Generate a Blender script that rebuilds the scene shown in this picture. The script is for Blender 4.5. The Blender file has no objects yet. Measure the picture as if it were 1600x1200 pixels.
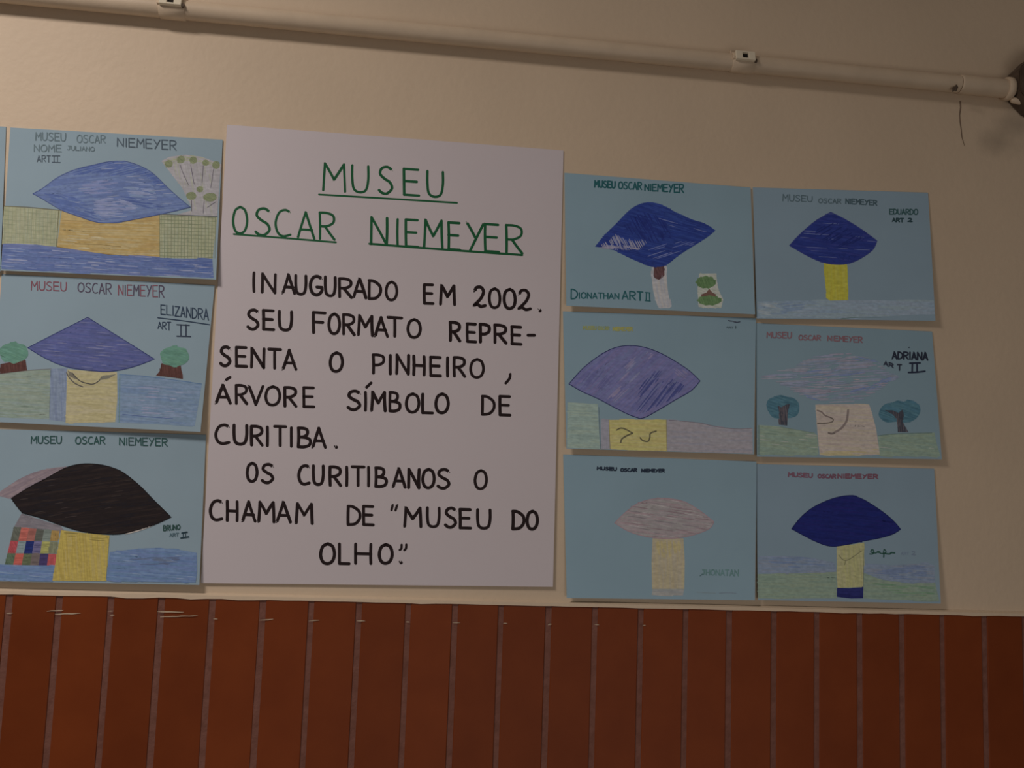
import bpy, bmesh, math, random
from mathutils import Vector, Matrix
from mathutils.geometry import tessellate_polygon
random.seed(7)
sc = bpy.context.scene
COL = sc.collection

# ------------------------------------------------------------------ camera
F, YAW, PIT, ROL = 1500.37, .1288, .1078, .0351
K = .937
TOPZ = 1.45                                   # height of the tiled dado
CAM = Vector((-.1308*K, -1.5*K, TOPZ+.1793*K))
fw = Vector((math.sin(YAW)*math.cos(PIT), math.cos(YAW)*math.cos(PIT), math.sin(PIT)))
rt = Vector((math.cos(YAW), -math.sin(YAW), 0))
up = rt.cross(fw)
rt, up = math.cos(ROL)*rt+math.sin(ROL)*up, -math.sin(ROL)*rt+math.cos(ROL)*up
cd = bpy.data.cameras.new('camera'); cam = bpy.data.objects.new('camera', cd); COL.objects.link(cam)
cd.sensor_width = 36; cd.lens = F/1600*36; cd.clip_start = .05
m = Matrix((rt, up, -fw)).transposed().to_4x4(); m.translation = CAM
cam.matrix_world = m; sc.camera = cam

# ------------------------------------------------------------------ light and exposure
sc.view_settings.view_transform = 'Standard'; sc.view_settings.look = 'None'
sc.view_settings.exposure = 0.0; sc.view_settings.gamma = 1; sc.view_settings.use_curve_mapping = False
w = bpy.data.worlds.new('world'); sc.world = w; w.use_nodes = True
w.node_tree.nodes['Background'].inputs[0].default_value = (1.08, 1, .95, 1)
w.node_tree.nodes['Background'].inputs[1].default_value = .055
def area(name, loc, target, sx, sy, power, col):
    l = bpy.data.lights.new(name, 'AREA'); l.shape = 'RECTANGLE'; l.size = sx; l.size_y = sy
    l.energy = power; l.color = col
    o = bpy.data.objects.new(name, l); COL.objects.link(o); o.location = loc
    o.rotation_euler = (Vector(target)-Vector(loc)).to_track_quat('-Z', 'Y').to_euler(); return o
area('ceiling_lamp_light', (-1.2, -1.05, 2.90), (-1.2, -1.049, 0), .42, .42, 22.6, (1.0, .90, .84))
area('room_fill_light', (.5, -2.4, .85), (.4, 0, 1.35), 1.6, 1.0, 7.0, (1.0, .92, .86))  # added soft fill facing the wall, lifts its lower and right parts

# ------------------------------------------------------------------ pixel measurements -> points on the wall
def W(px, py, d=0.0):
    """point where the sight line of a photo position meets the plane d metres in front of the wall"""
    r = F*fw+(px-800)*rt+(600-py)*up
    return CAM+r*((-d-CAM.y)/r.y)
def lin(c):
    return tuple((x/255/12.92 if x/255 <= .04045 else ((x/255+.055)/1.055)**2.4) for x in c)

# ------------------------------------------------------------------ materials
def newmat(name):
    mt = bpy.data.materials.new(name); mt.use_nodes = True
    return mt, mt.node_tree.nodes, mt.node_tree.links, mt.node_tree.nodes['Principled BSDF']
def noisemat(name, c1, c2, scale=8, rough=.7, bump=0, bscale=60, spec=.3, detail=4):
    mt, n, l, b = newmat(name)
    tc = n.new('ShaderNodeTexCoord'); ns = n.new('ShaderNodeTexNoise'); ns.inputs['Scale'].default_value = scale
    ns.inputs['Detail'].default_value = detail
    rp = n.new('ShaderNodeValToRGB'); rp.color_ramp.elements[0].position = .3; rp.color_ramp.elements[1].position = .7
    rp.color_ramp.elements[0].color = (*c1, 1); rp.color_ramp.elements[1].color = (*c2, 1)
    l.new(tc.outputs['Object'], ns.inputs['Vector']); l.new(ns.outputs['Fac'], rp.inputs[0]); l.new(rp.outputs[0], b.inputs['Base Color'])
    b.inputs['Roughness'].default_value = rough; b.inputs['Specular IOR Level'].default_value = spec
    if bump:
        n2 = n.new('ShaderNodeTexNoise'); n2.inputs['Scale'].default_value = bscale; bp = n.new('ShaderNodeBump')
        bp.inputs['Strength'].default_value = bump; bp.inputs['Distance'].default_value = .002
        l.new(tc.outputs['Object'], n2.inputs['Vector']); l.new(n2.outputs['Fac'], bp.inputs['Height']); l.new(bp.outputs[0], b.inputs['Normal'])
    return mt
def k(c, s): return tuple(x*s for x in c)
CREAM = (.725, .585, .430)
M_wall = noisemat('cream_wall_paint', k(CREAM, .96), k(CREAM, 1.03), 5, .55, .25, 90)
def add_stains(mt, blobs):
    """damp and dust stains with a place and shape of their own on the paint"""
    n, l = mt.node_tree.nodes, mt.node_tree.links; b = n['Principled BSDF']
    src = b.inputs['Base Color'].links[0].from_socket
    geo = n.new('ShaderNodeNewGeometry'); ns = n.new('ShaderNodeTexNoise'); ns.inputs['Scale'].default_value = 25
    l.new(geo.outputs['Position'], ns.inputs['Vector'])
    for p, rx, rz, s in blobs:
        sub = n.new('ShaderNodeVectorMath'); sub.operation = 'SUBTRACT'; sub.inputs[1].default_value = p
        l.new(geo.outputs['Position'], sub.inputs[0])
        dv = n.new('ShaderNodeVectorMath'); dv.operation = 'DIVIDE'; dv.inputs[1].default_value = (rx, 1, rz); l.new(sub.outputs[0], dv.inputs[0])
        ln = n.new('ShaderNodeVectorMath'); ln.operation = 'LENGTH'; l.new(dv.outputs[0], ln.inputs[0])
        ad = n.new('ShaderNodeMath'); ad.operation = 'ADD'; l.new(ln.outputs['Value'], ad.inputs[0]); l.new(ns.outputs['Fac'], ad.inputs[1])
        mp = n.new('ShaderNodeMapRange'); mp.interpolation_type = 'SMOOTHSTEP'
        mp.inputs['From Min'].default_value = .5; mp.inputs['From Max'].default_value = 1.5
        mp.inputs['To Min'].default_value = 1-s; mp.inputs['To Max'].default_value = 1; l.new(ad.outputs[0], mp.inputs['Value'])
        mx = n.new('ShaderNodeVectorMath'); mx.operation = 'SCALE'; l.new(src, mx.inputs[0]); l.new(mp.outputs[0], mx.inputs['Scale']); src = mx.outputs[0]
    l.new(src, b.inputs['Base Color'])
add_stains(M_wall, [(W(1560, 222), .05, .035, .28), (W(1590, 195), .06, .03, .22)])
M_pipe = noisemat('cream_pipe_paint', k(CREAM, .90), k(CREAM, .98), 30, .45, .1, 200)
M_grout = noisemat('brown_grout', (.19, .082, .060), (.25, .115, .088), 90, .9, .3, 300, .2)
M_tiles = [noisemat('red_brown_glazed_tile', k((.195, .040, .009), s), k((.228, .049, .011), s), 14, .5, .15, 45, .16) for s in (.94, 1, 1.05)]
M_floor = noisemat('grey_terrazzo', (.25, .22, .2), (.35, .32, .29), 60, .5)
M_ceil = noisemat('white_ceiling_paint', (.66, .62, .56), (.7, .66, .6), 5, .9)
M_dark = noisemat('dark_box_metal', (.075, .052, .038), (.125, .09, .065), 40, .55, .3, 150)
M_slot = noisemat('black_slot', (.01, .008, .006), (.015, .012, .01), 10, .9)
M_clamp = noisemat('ivory_plastic', (.78, .70, .54), (.82, .74, .58), 20, .45)
M_mark = noisemat('cream_mark', (.50, .40, .28), (.72, .60, .44), 60, .8)
M_crack = noisemat('crack_dust', (.22, .16, .11), (.34, .25, .18), 80, .95)
POSTER = (.71, .655, .69)
ABLUE = (.345, .52, .635)
ABL = (.345, .475, .565)
AB2 = (.358, .515, .645)
M_poster = noisemat('lilac_white_card', k(POSTER, .98), k(POSTER, 1.02), 3, .75, .1, 12, .2)
def blue(nm, c): return noisemat(nm, k(c, .965), k(c, 1.03), 9, .75, .12, 14, .2)
def attrmat(name, grain, gscale, rough):
    mt, n, l, b = newmat(name)
    at = n.new('ShaderNodeAttribute'); at.attribute_name = 'ink'
    tc = n.new('ShaderNodeTexCoord'); mp = n.new('ShaderNodeMapping'); mp.inputs['Scale'].default_value = (1, 1, 2.2)
    ns = n.new('ShaderNodeTexNoise'); ns.inputs['Scale'].default_value = gscale; ns.inputs['Detail'].default_value = 5
    l.new(tc.outputs['Object'], mp.inputs[0]); l.new(mp.outputs[0], ns.inputs['Vector'])
    mr = n.new('ShaderNodeMapRange'); mr.inputs['From Min'].default_value = .25; mr.inputs['From Max'].default_value = .75
    mr.inputs['To Min'].default_value = 1-grain; mr.inputs['To Max'].default_value = 1+grain
    l.new(ns.outputs['Fac'], mr.inputs['Value'])
    sc_ = n.new('ShaderNodeVectorMath'); sc_.operation = 'SCALE'; l.new(at.outputs['Color'], sc_.inputs[0]); l.new(mr.outputs[0], sc_.inputs['Scale'])
    l.new(sc_.outputs[0], b.inputs['Base Color']); b.inputs['Roughness'].default_value = rough; b.inputs['Specular IOR Level'].default_value = .25
    return mt
M_crayon = attrmat('coloured_pencil', .16, 130, .7)
M_ink = attrmat('felt_pen_ink', .12, 60, .6)

# ------------------------------------------------------------------ mesh helpers
def link(name, me, mat=None, parent=None, at=None):
    o = bpy.data.objects.new(name, me); COL.objects.link(o)
    if mat: me.materials.append(mat)
    if parent is not None:
        o.parent = parent
    elif at is not None:
        o.location = at
    return o
def mesh_from(name, vs, fs, mat, parent=None, origin=Vector((0, 0, 0)), smooth=False, ink=None):
    me = bpy.data.meshes.new(name); me.from_pydata([v-origin for v in vs], [], fs)
    if ink is not None:
        a = me.color_attributes.new('ink', 'FLOAT_COLOR', 'POINT')
        buf = []
        for c in ink: buf += [c[0], c[1], c[2], 1]
        a.data.foreach_set('color', buf)
    if smooth: me.polygons.foreach_set('use_smooth', [True]*len(me.polygons))
    me.update()
    return link(name, me, mat, parent, None if parent is not None else origin)
def empty(name, loc):
    o = bpy.data.objects.new(name, None); COL.objects.link(o); o.location = loc; o.empty_display_size = .05; return o
def tag(o, label=None, cat=None, group=None, kind=None):
    for a, v in (('label', label), ('category', cat), ('group', group), ('kind', kind)):
        if v: o[a] = v
    return o
def bm_obj(name, bm, mat, parent=None, origin=Vector((0, 0, 0)), smooth=False):
    bmesh.ops.recalc_face_normals(bm, faces=bm.faces)
    for v in bm.verts: v.co -= origin
    me = bpy.data.meshes.new(name); bm.to_mesh(me); bm.free()
    if smooth: me.polygons.foreach_set('use_smooth', [True]*len(me.polygons))
    return link(name, me, mat, parent, None if parent is not None else origin)
def box_bm(x0, x1, y0, y1, z0, z1, bev=0, seg=1):
    bm = bmesh.new(); bmesh.ops.create_cube(bm, size=1)
    for v in bm.verts: v.co = Vector(((x0+x1)/2+v.co.x*(x1-x0), (y0+y1)/2+v.co.y*(y1-y0), (z0+z1)/2+v.co.z*(z1-z0)))
    if bev: bmesh.ops.bevel(bm, geom=bm.edges[:], offset=bev, segments=seg, affect='EDGES', profile=.6)
    return bm
def tube_bm(rings, seg=28, cap=True):
    """rings: (centre, axis, radius)"""
    bm = bmesh.new(); prev = None; loops = []
    for c, ax, r in rings:
        ax = ax.normalized(); a = ax.orthogonal().normalized() if prev is None else (prev-ax*prev.dot(ax)).normalized(); prev = a
        b = ax.cross(a)
        loops.append([bm.verts.new(c+r*(math.cos(t)*a+math.sin(t)*b)) for t in [2*math.pi*i/seg for i in range(seg)]])
    for p, q in zip(loops, loops[1:]):
        for i in range(seg): bm.faces.new((p[i], p[(i+1) % seg], q[(i+1) % seg], q[i]))
    if cap:
        bm.faces.new([bm.verts.new(v.co) for v in loops[0]]); bm.faces.new([bm.verts.new(v.co) for v in loops[-1][::-1]])
    return bm

# ------------------------------------------------------------------ the setting
CEIL = 3.0
X0, X1 = -2.6, 2.9
def struct(o, label=None): o['kind'] = 'structure'; return o
# wall face at y = 0, thick behind it
wall = struct(bm_obj('wall_back', box_bm(X0, X1, 0, .15, 0, CEIL), M_wall))
struct(bm_obj('floor', box_bm(X0, X1, -4.2, .15, -.1, 0), M_floor))
struct(bm_obj('ceiling', box_bm(X0, X1, -4.2, .15, CEIL, CEIL+.1), M_ceil))
# crack under the pipe joint (piece of the wall)
crack_px = [(1500.5, 158, 1.4), (1501, 168, 1.1), (1499.5, 180, .9), (1500.5, 192, 1.0), (1502, 203, .8), (1503, 214, .8), (1507, 228, .35)]
vs, fs = [], []
for i, (x, y, hw) in enumerate(crack_px):
    vs += [W(x-hw, y, .0004), W(x+hw, y, .0004)]
    if i: fs.append((2*i-2, 2*i-1, 2*i+1, 2*i))
crk = mesh_from('crack', vs, fs, M_crack, wall); crk['label'] = 'thin crack running down the paint below the pipe joint'

# tiled dado: grout bed with every tile a piece of its own
GY = -.0045                                  # tile face
TY = -.0064
bed = struct(bm_obj('trim_1', box_bm(X0, X1, -.0052, -.0001, .02, TOPZ+.001), M_grout))
bed['label'] = 'tall red brown glazed tiles set upright side by side below the cream wall'
tops = [7, 87.5, 169, 246, 327.5, 406, 482.5, 557.5, 634, 707.5, 781, 856, 928.5, 1000, 1070, 1140, 1207.5, 1275, 1342.5, 1408.5, 1472, 1537.5, 1600.5]
bots = [-1, 77, 157.5, 240, 320, 400, 477, 552, 631, 706, 777, 852, 926, 998.5, 1070, 1137, 1210, 1277, 1345, 1412, 1475, 1542, 1606]
joints = []
for a, b in zip(tops, bots):
    p = W(a, 927+35*a/1600, .0064); q = W(b, 1200, .0064); joints.append((p.x, q.x, p.z, q.z))
xs = [(a*.5+b*.5) for a, b, _, _ in joints]
pitch = (xs[-1]-xs[0])/(len(xs)-1)
while xs[0]-pitch > X0+.02: xs.insert(0, xs[0]-pitch)
while xs[-1]+pitch < X1-.02: xs.append(xs[-1]+pitch)
topz0 = W(0, 927, .0064); topz1 = W(1600, 962, .0064)
def topz(x): return topz0.z+(topz1.z-topz0.z)*(x-topz0.x)/(topz1.x-topz0.x)
TH = .36; ROWS = 4
print('tile pitch', pitch, 'top', topz0.z, topz1.z)
rj = random.Random(3)
for i in range(len(xs)-1):
    gw = .0042
    for r in range(ROWS):
        zt = topz((xs[i]+xs[i+1])/2)-r*TH+(rj.uniform(-.0006, .0006) if r == 0 else 0); zb = topz((xs[i]+xs[i+1])/2)-(r+1)*TH+.007
        if zb < .03: zb = .03
        yo = rj.uniform(-.0006, .0006)
        bm = box_bm(xs[i]+gw+rj.uniform(-.0004, .0006), xs[i+1]-gw-rj.uniform(-.0004, .0006), TY+yo*.5, -.0045, zb, zt, 0)
        # ease the front edges only
        fe = [e for e in bm.edges if all(v.co.y < -.0052 for v in e.verts)]
        bmesh.ops.bevel(bm, geom=fe, offset=.0010, segments=2, affect='EDGES', profile=.5)
        bm_obj('tile', bm, M_tiles[rj.randrange(3)], bed)
# ragged lip of wall paint over the top edge of the tiles
rr = random.Random(5)
n = 260; xa, xb = X0, X1; low = []
for i in range(n+1):
    x = xa+(xb-xa)*i/n
    low.append((x, topz(x)-.0008-abs(rr.gauss(0, .0005))-(.0014 if rr.random() < .07 else 0)))
vs, fs = [], []
for x, z in low:
    zt = topz(x)+.0042
    vs += [Vector((x, -.0076, z)), Vector((x, -.0071, zt-.001)), Vector((x, -.0001, zt+.002)), Vector((x, -.0066, z))]
for i in range(n):
    a = 4*i; b = a+4
    fs += [(a, b, b+1, a+1), (a+1, b+1, b+2, a+2), (a+3, a, b, b+3)[::-1]]
lip = mesh_from('trim_2', vs, fs, M_wall); struct(lip); lip['label'] = 'uneven cream paint edge running along the tops of the tiles'
# short cream marks across the tiles near their tops
mark_px = [(10, 959, 20, 957.5), (73, 955, 99, 953.5), (86, 959.5, 126, 958.5), (172, 961.5, 179, 961), (168, 955, 178, 954.5), (246, 955.5, 287, 956.5),
       (250, 964, 309, 962), (333, 967, 340, 967), (405, 969, 427, 967.5), (482, 970, 499, 969), (557, 970, 571, 970), (634, 972, 640, 972), (707, 973, 719, 973),
       (786, 974, 793, 974), (856, 976, 862, 975), (929, 976, 936, 976), (1004, 977, 1009, 977)]
vs, fs = [], []
for x0, y0, x1, y1 in mark_px:
    b = len(vs); nseg = max(2, int((x1-x0)/6))
    for i in range(nseg+1):
        t = i/nseg; hw = (.28+.75*math.sin(math.pi*t)**.5)*.75+rr.uniform(-.1, .15)
        x = x0+(x1-x0)*t; y = y0+(y1-y0)*t+rr.uniform(-.3, .3)
        vs += [W(x, y-hw, .0074), W(x, y+hw, .0074)]
        if i: fs.append((b+2*i-2, b+2*i-1, b+2*i+1, b+2*i))
s = mesh_from('cream_marks', vs, fs, M_mark, bed); s['kind'] = 'stuff'; s['label'] = 'short cream marks in a line near the tile tops'

# ------------------------------------------------------------------ conduit pipe with clamps and coupling
PR, PD = .0138, .0158
A = W(0, -11.5, PD); B = W(1562, 137.5, PD); ax = (B-A).normalized()
A = A-ax*((A.x-X0-.05)/ax.x)
pipe = empty('conduit_pipe', W(800, 62, PD))
tag(pipe, 'long cream painted conduit pipe running along the top of the wall', 'pipe')
O = pipe.location.copy()
joint = W(1497, 131.5, PD)
bm_obj('pipe_length', tube_bm([(A+(joint-A)*(i/6), ax, PR) for i in range(7)], 36), M_pipe, pipe, O, True)
end = W(1571, 138.5, PD)
bm = tube_bm([(joint+ax*.0012, ax, PR*.96), (joint+ax*.0014, ax, PR*1.07), (joint+ax*.004, ax, PR*1.10), (end-ax*.004, ax, PR*1.10), (end, ax, PR*1.06)], 36)
cp = bm_obj('coupling', bm, M_pipe, pipe, O, True)
bm = tube_bm([(end-ax*.002, ax, PR*1.16), (end, ax, PR*1.34), (end+ax*.007, ax, PR*1.36), (end+ax*.010, ax, PR*1.2)], 36)
bm_obj('end_collar', bm, M_pipe, pipe, O, True)
# dried filler smudge at the joint
bm = bmesh.new(); bmesh.ops.create_icosphere(bm, subdivisions=3, radius=1)
sp = W(1493, 138, PD+PR*1.0)
for v in bm.verts:
    q = v.co.copy(); q *= 1+.25*math.sin(5*q.x+3*q.z)
    v.co = sp+Vector((q.x*.0045+q.z*.0030, q.y*.0016, q.z*.0055))
g = bm_obj('dirt_smudge', bm, M_dark, pipe, O, True); g['label'] = 'dark grey dirt smudge at the coupling joint'
def clamp(cx, label):
    # centre of the pipe under this photo column
    t = (W(cx, 0, PD).x-A.x)/ax.x
    for _ in range(4):
        c = A+ax*t
        v = c-CAM; pxx = 800+F*v.dot(rt)/v.dot(fw); t += (cx-pxx)/1000*1.1
    c = A+ax*t
    e = empty('conduit_clamp', Vector((c.x, 0, c.z-PR-.004))); tag(e, label, 'clamp', 'ivory clips holding the conduit pipe'); OO = e.location.copy()
    # strap: a band round the pipe
    strap = tube_bm([(c-ax*.0185, ax, PR+.0002), (c-ax*.0175, ax, PR+.0016), (c+ax*.0175, ax, PR+.0016), (c+ax*.0185, ax, PR+.0002)], 36)
    bm_obj('strap', strap, M_pipe, e, OO, True)
    upv = Vector((-ax.z, 0, ax.x)).normalized(); out = Vector((0, -1, 0))
    n_ = (out*.974+upv*.225).normalized(); s_ = (upv*.974-out*.225).normalized()
    Mx = Matrix((ax, s_, n_)).transposed()
    def lb(x0, x1, y0, y1, z0, z1, bev=.0006):
        b = box_bm(x0, x1, y0, y1, z0, z1, bev)
        for v in b.verts: v.co = c+Mx@v.co
        return b
    z0, z1 = PR+.0005, PR+.0062
    # buckle: a square frame round an open slot
    bk = lb(-.0165, -.0055, -.0070, .0085, z0, z1)
    for b2 in (lb(.0040, .0150, -.0070, .0085, z0, z1), lb(-.0060, .0045, -.0070, -.0040, z0, z1), lb(-.0060, .0045, .0055, .0085, z0, z1)):
        me = bpy.data.meshes.new('t'); b2.to_mesh(me); bk.from_mesh(me); b2.free(); bpy.data.meshes.remove(me)
    bo = bm_obj('buckle', bk, M_clamp, e, OO); bo['label'] = 'pale ivory buckle'
    so = bm_obj('slot', lb(-.0056, .0041, -.0041, .0056, z0-.0002, z0+.0018, 0), M_slot, bo); so.location = Vector((0, 0, 0))
    so.data.transform(Matrix.Translation(-OO)); so['label'] = 'dark square slot'
    lg = bm_obj('lug', lb(.0150, .0186, -.0078, -.0020, z0-.001, z1-.0025), M_dark, e, OO); lg['label'] = 'small brown lug'
    lg = bm_obj('lug', lb(-.0200, -.0168, -.0050, .0010, z0-.001, z1-.003), M_pipe, e, OO)
    # foot against the wall
    bm_obj('foot', box_bm(c.x-.014, c.x+.014, -.004, -.0002, c.z+PR-.002, c.z+PR+.013, .001), M_pipe, e, OO)
clamp(271, 'pipe clip with a square slot, left one above the big poster')
clamp(1159, 'pipe clip with a square slot, right one above the right hand drawings')

# ------------------------------------------------------------------ junction box at the right
jc = W(1630, 132, .03); R = .050
jb = empty('junction_box', Vector((jc.x, 0, jc.z-R))); tag(jb, 'dark brown metal junction box at the right end of the pipe', 'junction box'); OO = jb.location.copy()
def octo(y0, y1, r, bev, cx=jc.x, cz=jc.z, n=8, rot=math.pi/8):
    bm = bmesh.new()
    a = [bm.verts.new((cx+r*math.cos(rot+2*math.pi*i/n), y0, cz+r*math.sin(rot+2*math.pi*i/n))) for i in range(n)]
    b = [bm.verts.new((cx+r*math.cos(rot+2*math.pi*i/n), y1, cz+r*math.sin(rot+2*math.pi*i/n))) for i in range(n)]
    bm.faces.new(a); bm.faces.new(b[::-1])
    for i in range(n): bm.faces.new((a[i], b[i], b[(i+1) % n], a[(i+1) % n]))
    if bev: bmesh.ops.bevel(bm, geom=bm.edges[:], offset=bev, segments=2, affect='EDGES')
    return bm
bm_obj('body', octo(-.0002, -.040, R, .003), M_dark, jb, OO)
bm_obj('cover', octo(-.0402, -.0440, R*1.05, .0012), M_dark, jb, OO)
for sx in (-1, 1):
    s = bm_obj('screw', octo(-.0441, -.0462, .0045, .0006, jc.x+sx*.036, jc.z, 12, 0), M_clamp, jb, OO)
p = W(1590, 159, .018)
bm_obj('cable_gland', tube_bm([(p+Vector((-.012, 0, .003)), Vector((1, 0, -.15)), .0025), (p+Vector((-.009, 0, .0026)), Vector((1, 0, -.15)), .0052), (p+Vector((.01, 0, 0)), Vector((1, 0, -.15)), .0055), (p+Vector((.022, 0, -.002)), Vector((1, 0, -.15)), .0045)], 20), M_pipe, jb, OO, True)['label'] = 'small cream plastic gland'

# ------------------------------------------------------------------ drawing kit
class Sheet:
    """a card hung on the wall; photo measurements (zoom x, y) -> points on its curved face"""
    def __init__(self, name, label, cat, ox, oy, s, quad, mat, ref=None, lift=.007, rlift=0.0, base=.0006, th=.0005, group=None, nu=32, nv=28, round_br=0):
        self.T = (ox, oy, s); self.q = [self.px(*p) for p in quad]; self.lift = lift; self.rl = rlift; self.base = base; self.th = th; self.ref = ref; self.alb = ABL if ref and ref[0] > 100 else ABLUE; self.soft = False; self.h = .000025
        q = self.q
        bc = (W(*q[2])+W(*q[3]))*.5
        self.root = empty(name, Vector((bc.x, 0, bc.z))); tag(self.root, label, cat, group); self.O = self.root.location.copy()
        vs, fs = [], []
        for side in (0, 1):
            for j in range(nv+1):
                for i in range(nu+1):
                    u, v = i/nu, j/nv
                    p = self.bil(u, v); d = self.depth(u, v)
                    f = W(p[0], p[1], d+th); vs.append(f if side == 0 else f+Vector((0, th, 0)))
        N = (nu+1)*(nv+1)
        def I(i, j, s_): return s_*N+j*(nu+1)+i
        for j in range(nv):
            for i in range(nu):
                fs.append((I(i, j, 0), I(i, j+1, 0), I(i+1, j+1, 0), I(i+1, j, 0)))
                fs.append((I(i, j, 1), I(i+1, j, 1), I(i+1, j+1, 1), I(i, j+1, 1)))
        for i in range(nu):
            fs.append((I(i, 0, 0), I(i+1, 0, 0), I(i+1, 0, 1), I(i, 0, 1))); fs.append((I(i+1, nv, 0), I(i, nv, 0), I(i, nv, 1), I(i+1, nv, 1)))
        for j in range(nv):
            fs.append((I(0, j+1, 0), I(0, j, 0), I(0, j, 1), I(0, j+1, 1))); fs.append((I(nu, j, 0), I(nu, j+1, 0), I(nu, j+1, 1), I(nu, j, 1)))
        self.paper = mesh_from('paper', vs, fs, mat, self.root, self.O)
    def px(self, x, y): return (self.T[0]+x/self.T[2], self.T[1]+y/self.T[2])
    def bil(self, u, v):
        a, b, c, d = self.q
        return tuple((1-u)*(1-v)*a[i]+u*(1-v)*b[i]+u*v*c[i]+(1-u)*v*d[i] for i in (0, 1))
    def inv(self, x, y):
        u, v = .5, .5
        a, b, c, d = self.q
        for _ in range(4):
            p = self.bil(u, v); ex, ey = x-p[0], y-p[1]
            ux, uy = [(1-v)*(b[i]-a[i])+v*(c[i]-d[i]) for i in (0, 1)]; vx, vy = [(1-u)*(d[i]-a[i])+u*(c[i]-b[i]) for i in (0, 1)]
            D = ux*vy-uy*vx; u += (ex*vy-ey*vx)/D; v += (ux*ey-uy*ex)/D
        return u, v
    def depth(self, u, v):
        u = min(max(u, 0), 1); v = min(max(v, 0), 1)
        return self.base+self.lift*v**2.2*(.85+.15*math.sin(3*u+self.T[1]))+self.rl*u**4*(.4+.6*v)+.0005*math.sin(math.pi*v)*(1+math.sin(4*u+self.T[0]))
    def at(self, x, y, h):
        """x, y in photo pixels"""
        u, v = self.inv(x, y); return W(x, y, self.depth(u, v)+self.th+h)
    def col(self, c):
        if self.ref is None: return lin(c)
        if self.soft:
            c = tuple(v*.87 for v in c)
            m_ = sum(c)/3
            if c[2] > max(c[0], c[1]): t_ = .34 if c[1] >= 66 else .06
            elif c[1] > c[0]: t_ = .30
            else: t_ = .16 if c[2] > .5*c[0] else .04
            dark = c[2] > max(c[0], c[1]) and c[1] < 66
            c = tuple(v+(m_-v)*t_ for v in c)
            if dark: c = (c[0]*.68, c[1]*.76, c[2]*.80)
        else:
            m_ = sum(c)/3; c = tuple(v+(m_-v)*.25 for v in c)
        a, b = lin(c), lin(self.ref); return tuple(min(.8, self.alb[i]*a[i]/b[i]) for i in range(3))
    def emit(self, name, polys, mat=None, label=None):
        """polys: (list of photo points, colour, h); every polygon is a convex ribbon piece or is pre-cut"""
        vs, fs, ink = [], [], []
        for pts, c, h in polys:
            b = len(vs)
            for p in pts: vs.append(self.at(p[0], p[1], h)); ink.append(c)
            fs.append(tuple(range(b+len(pts)-1, b-1, -1)))
        o = mesh_from(name, vs, fs, mat or M_crayon, self.root, self.O, ink=ink)
        if label: o['label'] = label
        return o
def smooth(pts, closed=True, n=6):
    out = []; N = len(pts); rng = N if closed else N-1
    for i in range(rng):
        g = (lambda j: pts[j % N]) if closed else (lambda j: pts[min(max(j, 0), N-1)])
        p0, p1, p2, p3 = g(i-1), g(i), g(i+1), g(i+2)
        for s_ in range(n):
            t = s_/n
            out.append(tuple(.5*(2*p1[a]+(p2[a]-p0[a])*t+(2*p0[a]-5*p1[a]+4*p2[a]-p3[a])*t*t+(3*p1[a]-p0[a]-3*p2[a]+p3[a])*t**3) for a in (0, 1)))
    if not closed: out.append(pts[-1])
    return out
def eyecurve(pts, corners, n=5):
    """closed outline, smooth except at the listed corner indices"""
    cs = sorted(corners); out = []
    for a, b in zip(cs, cs[1:]+[cs[0]+len(pts)]):
        seg = [pts[i % len(pts)] for i in range(a, b+1)]
        out += smooth(seg, False, n)[:-1]
    return out
def cut(poly, step=8):
    """triangulate a photo-space polygon and slice it so that it can follow the curl of the card"""
    tris = tessellate_polygon([[Vector((p[0], p[1], 0)) for p in poly]])
    bm = bmesh.new(); V = [bm.verts.new((p[0], p[1], 0)) for p in poly]
    for t in tris:
        try: bm.faces.new([V[i] for i in t])
        except ValueError: pass
    ys = [p[1] for p in poly]; xs_ = [p[0] for p in poly]
    for ax_, lo, hi in ((1, min(ys), max(ys)), (0, min(xs_), max(xs_))):
        st = step if ax_ == 1 else step*1.6
        y = lo+st
        while y < hi:
            co = [0, 0, 0]; co[ax_] = y; no = [0, 0, 0]; no[ax_] = 1
            bmesh.ops.bisect_plane(bm, geom=bm.verts[:]+bm.edges[:]+bm.faces[:], plane_co=co, plane_no=no); y += st
    res = []
    for f in bm.faces:
        p = [(v.co.x, v.co.y) for v in f.verts]
        a = sum(p[i][0]*p[(i+1) % len(p)][1]-p[(i+1) % len(p)][0]*p[i][1] for i in range(len(p)))
        res.append(p if a > 0 else p[::-1])
    bm.free(); return res
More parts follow.
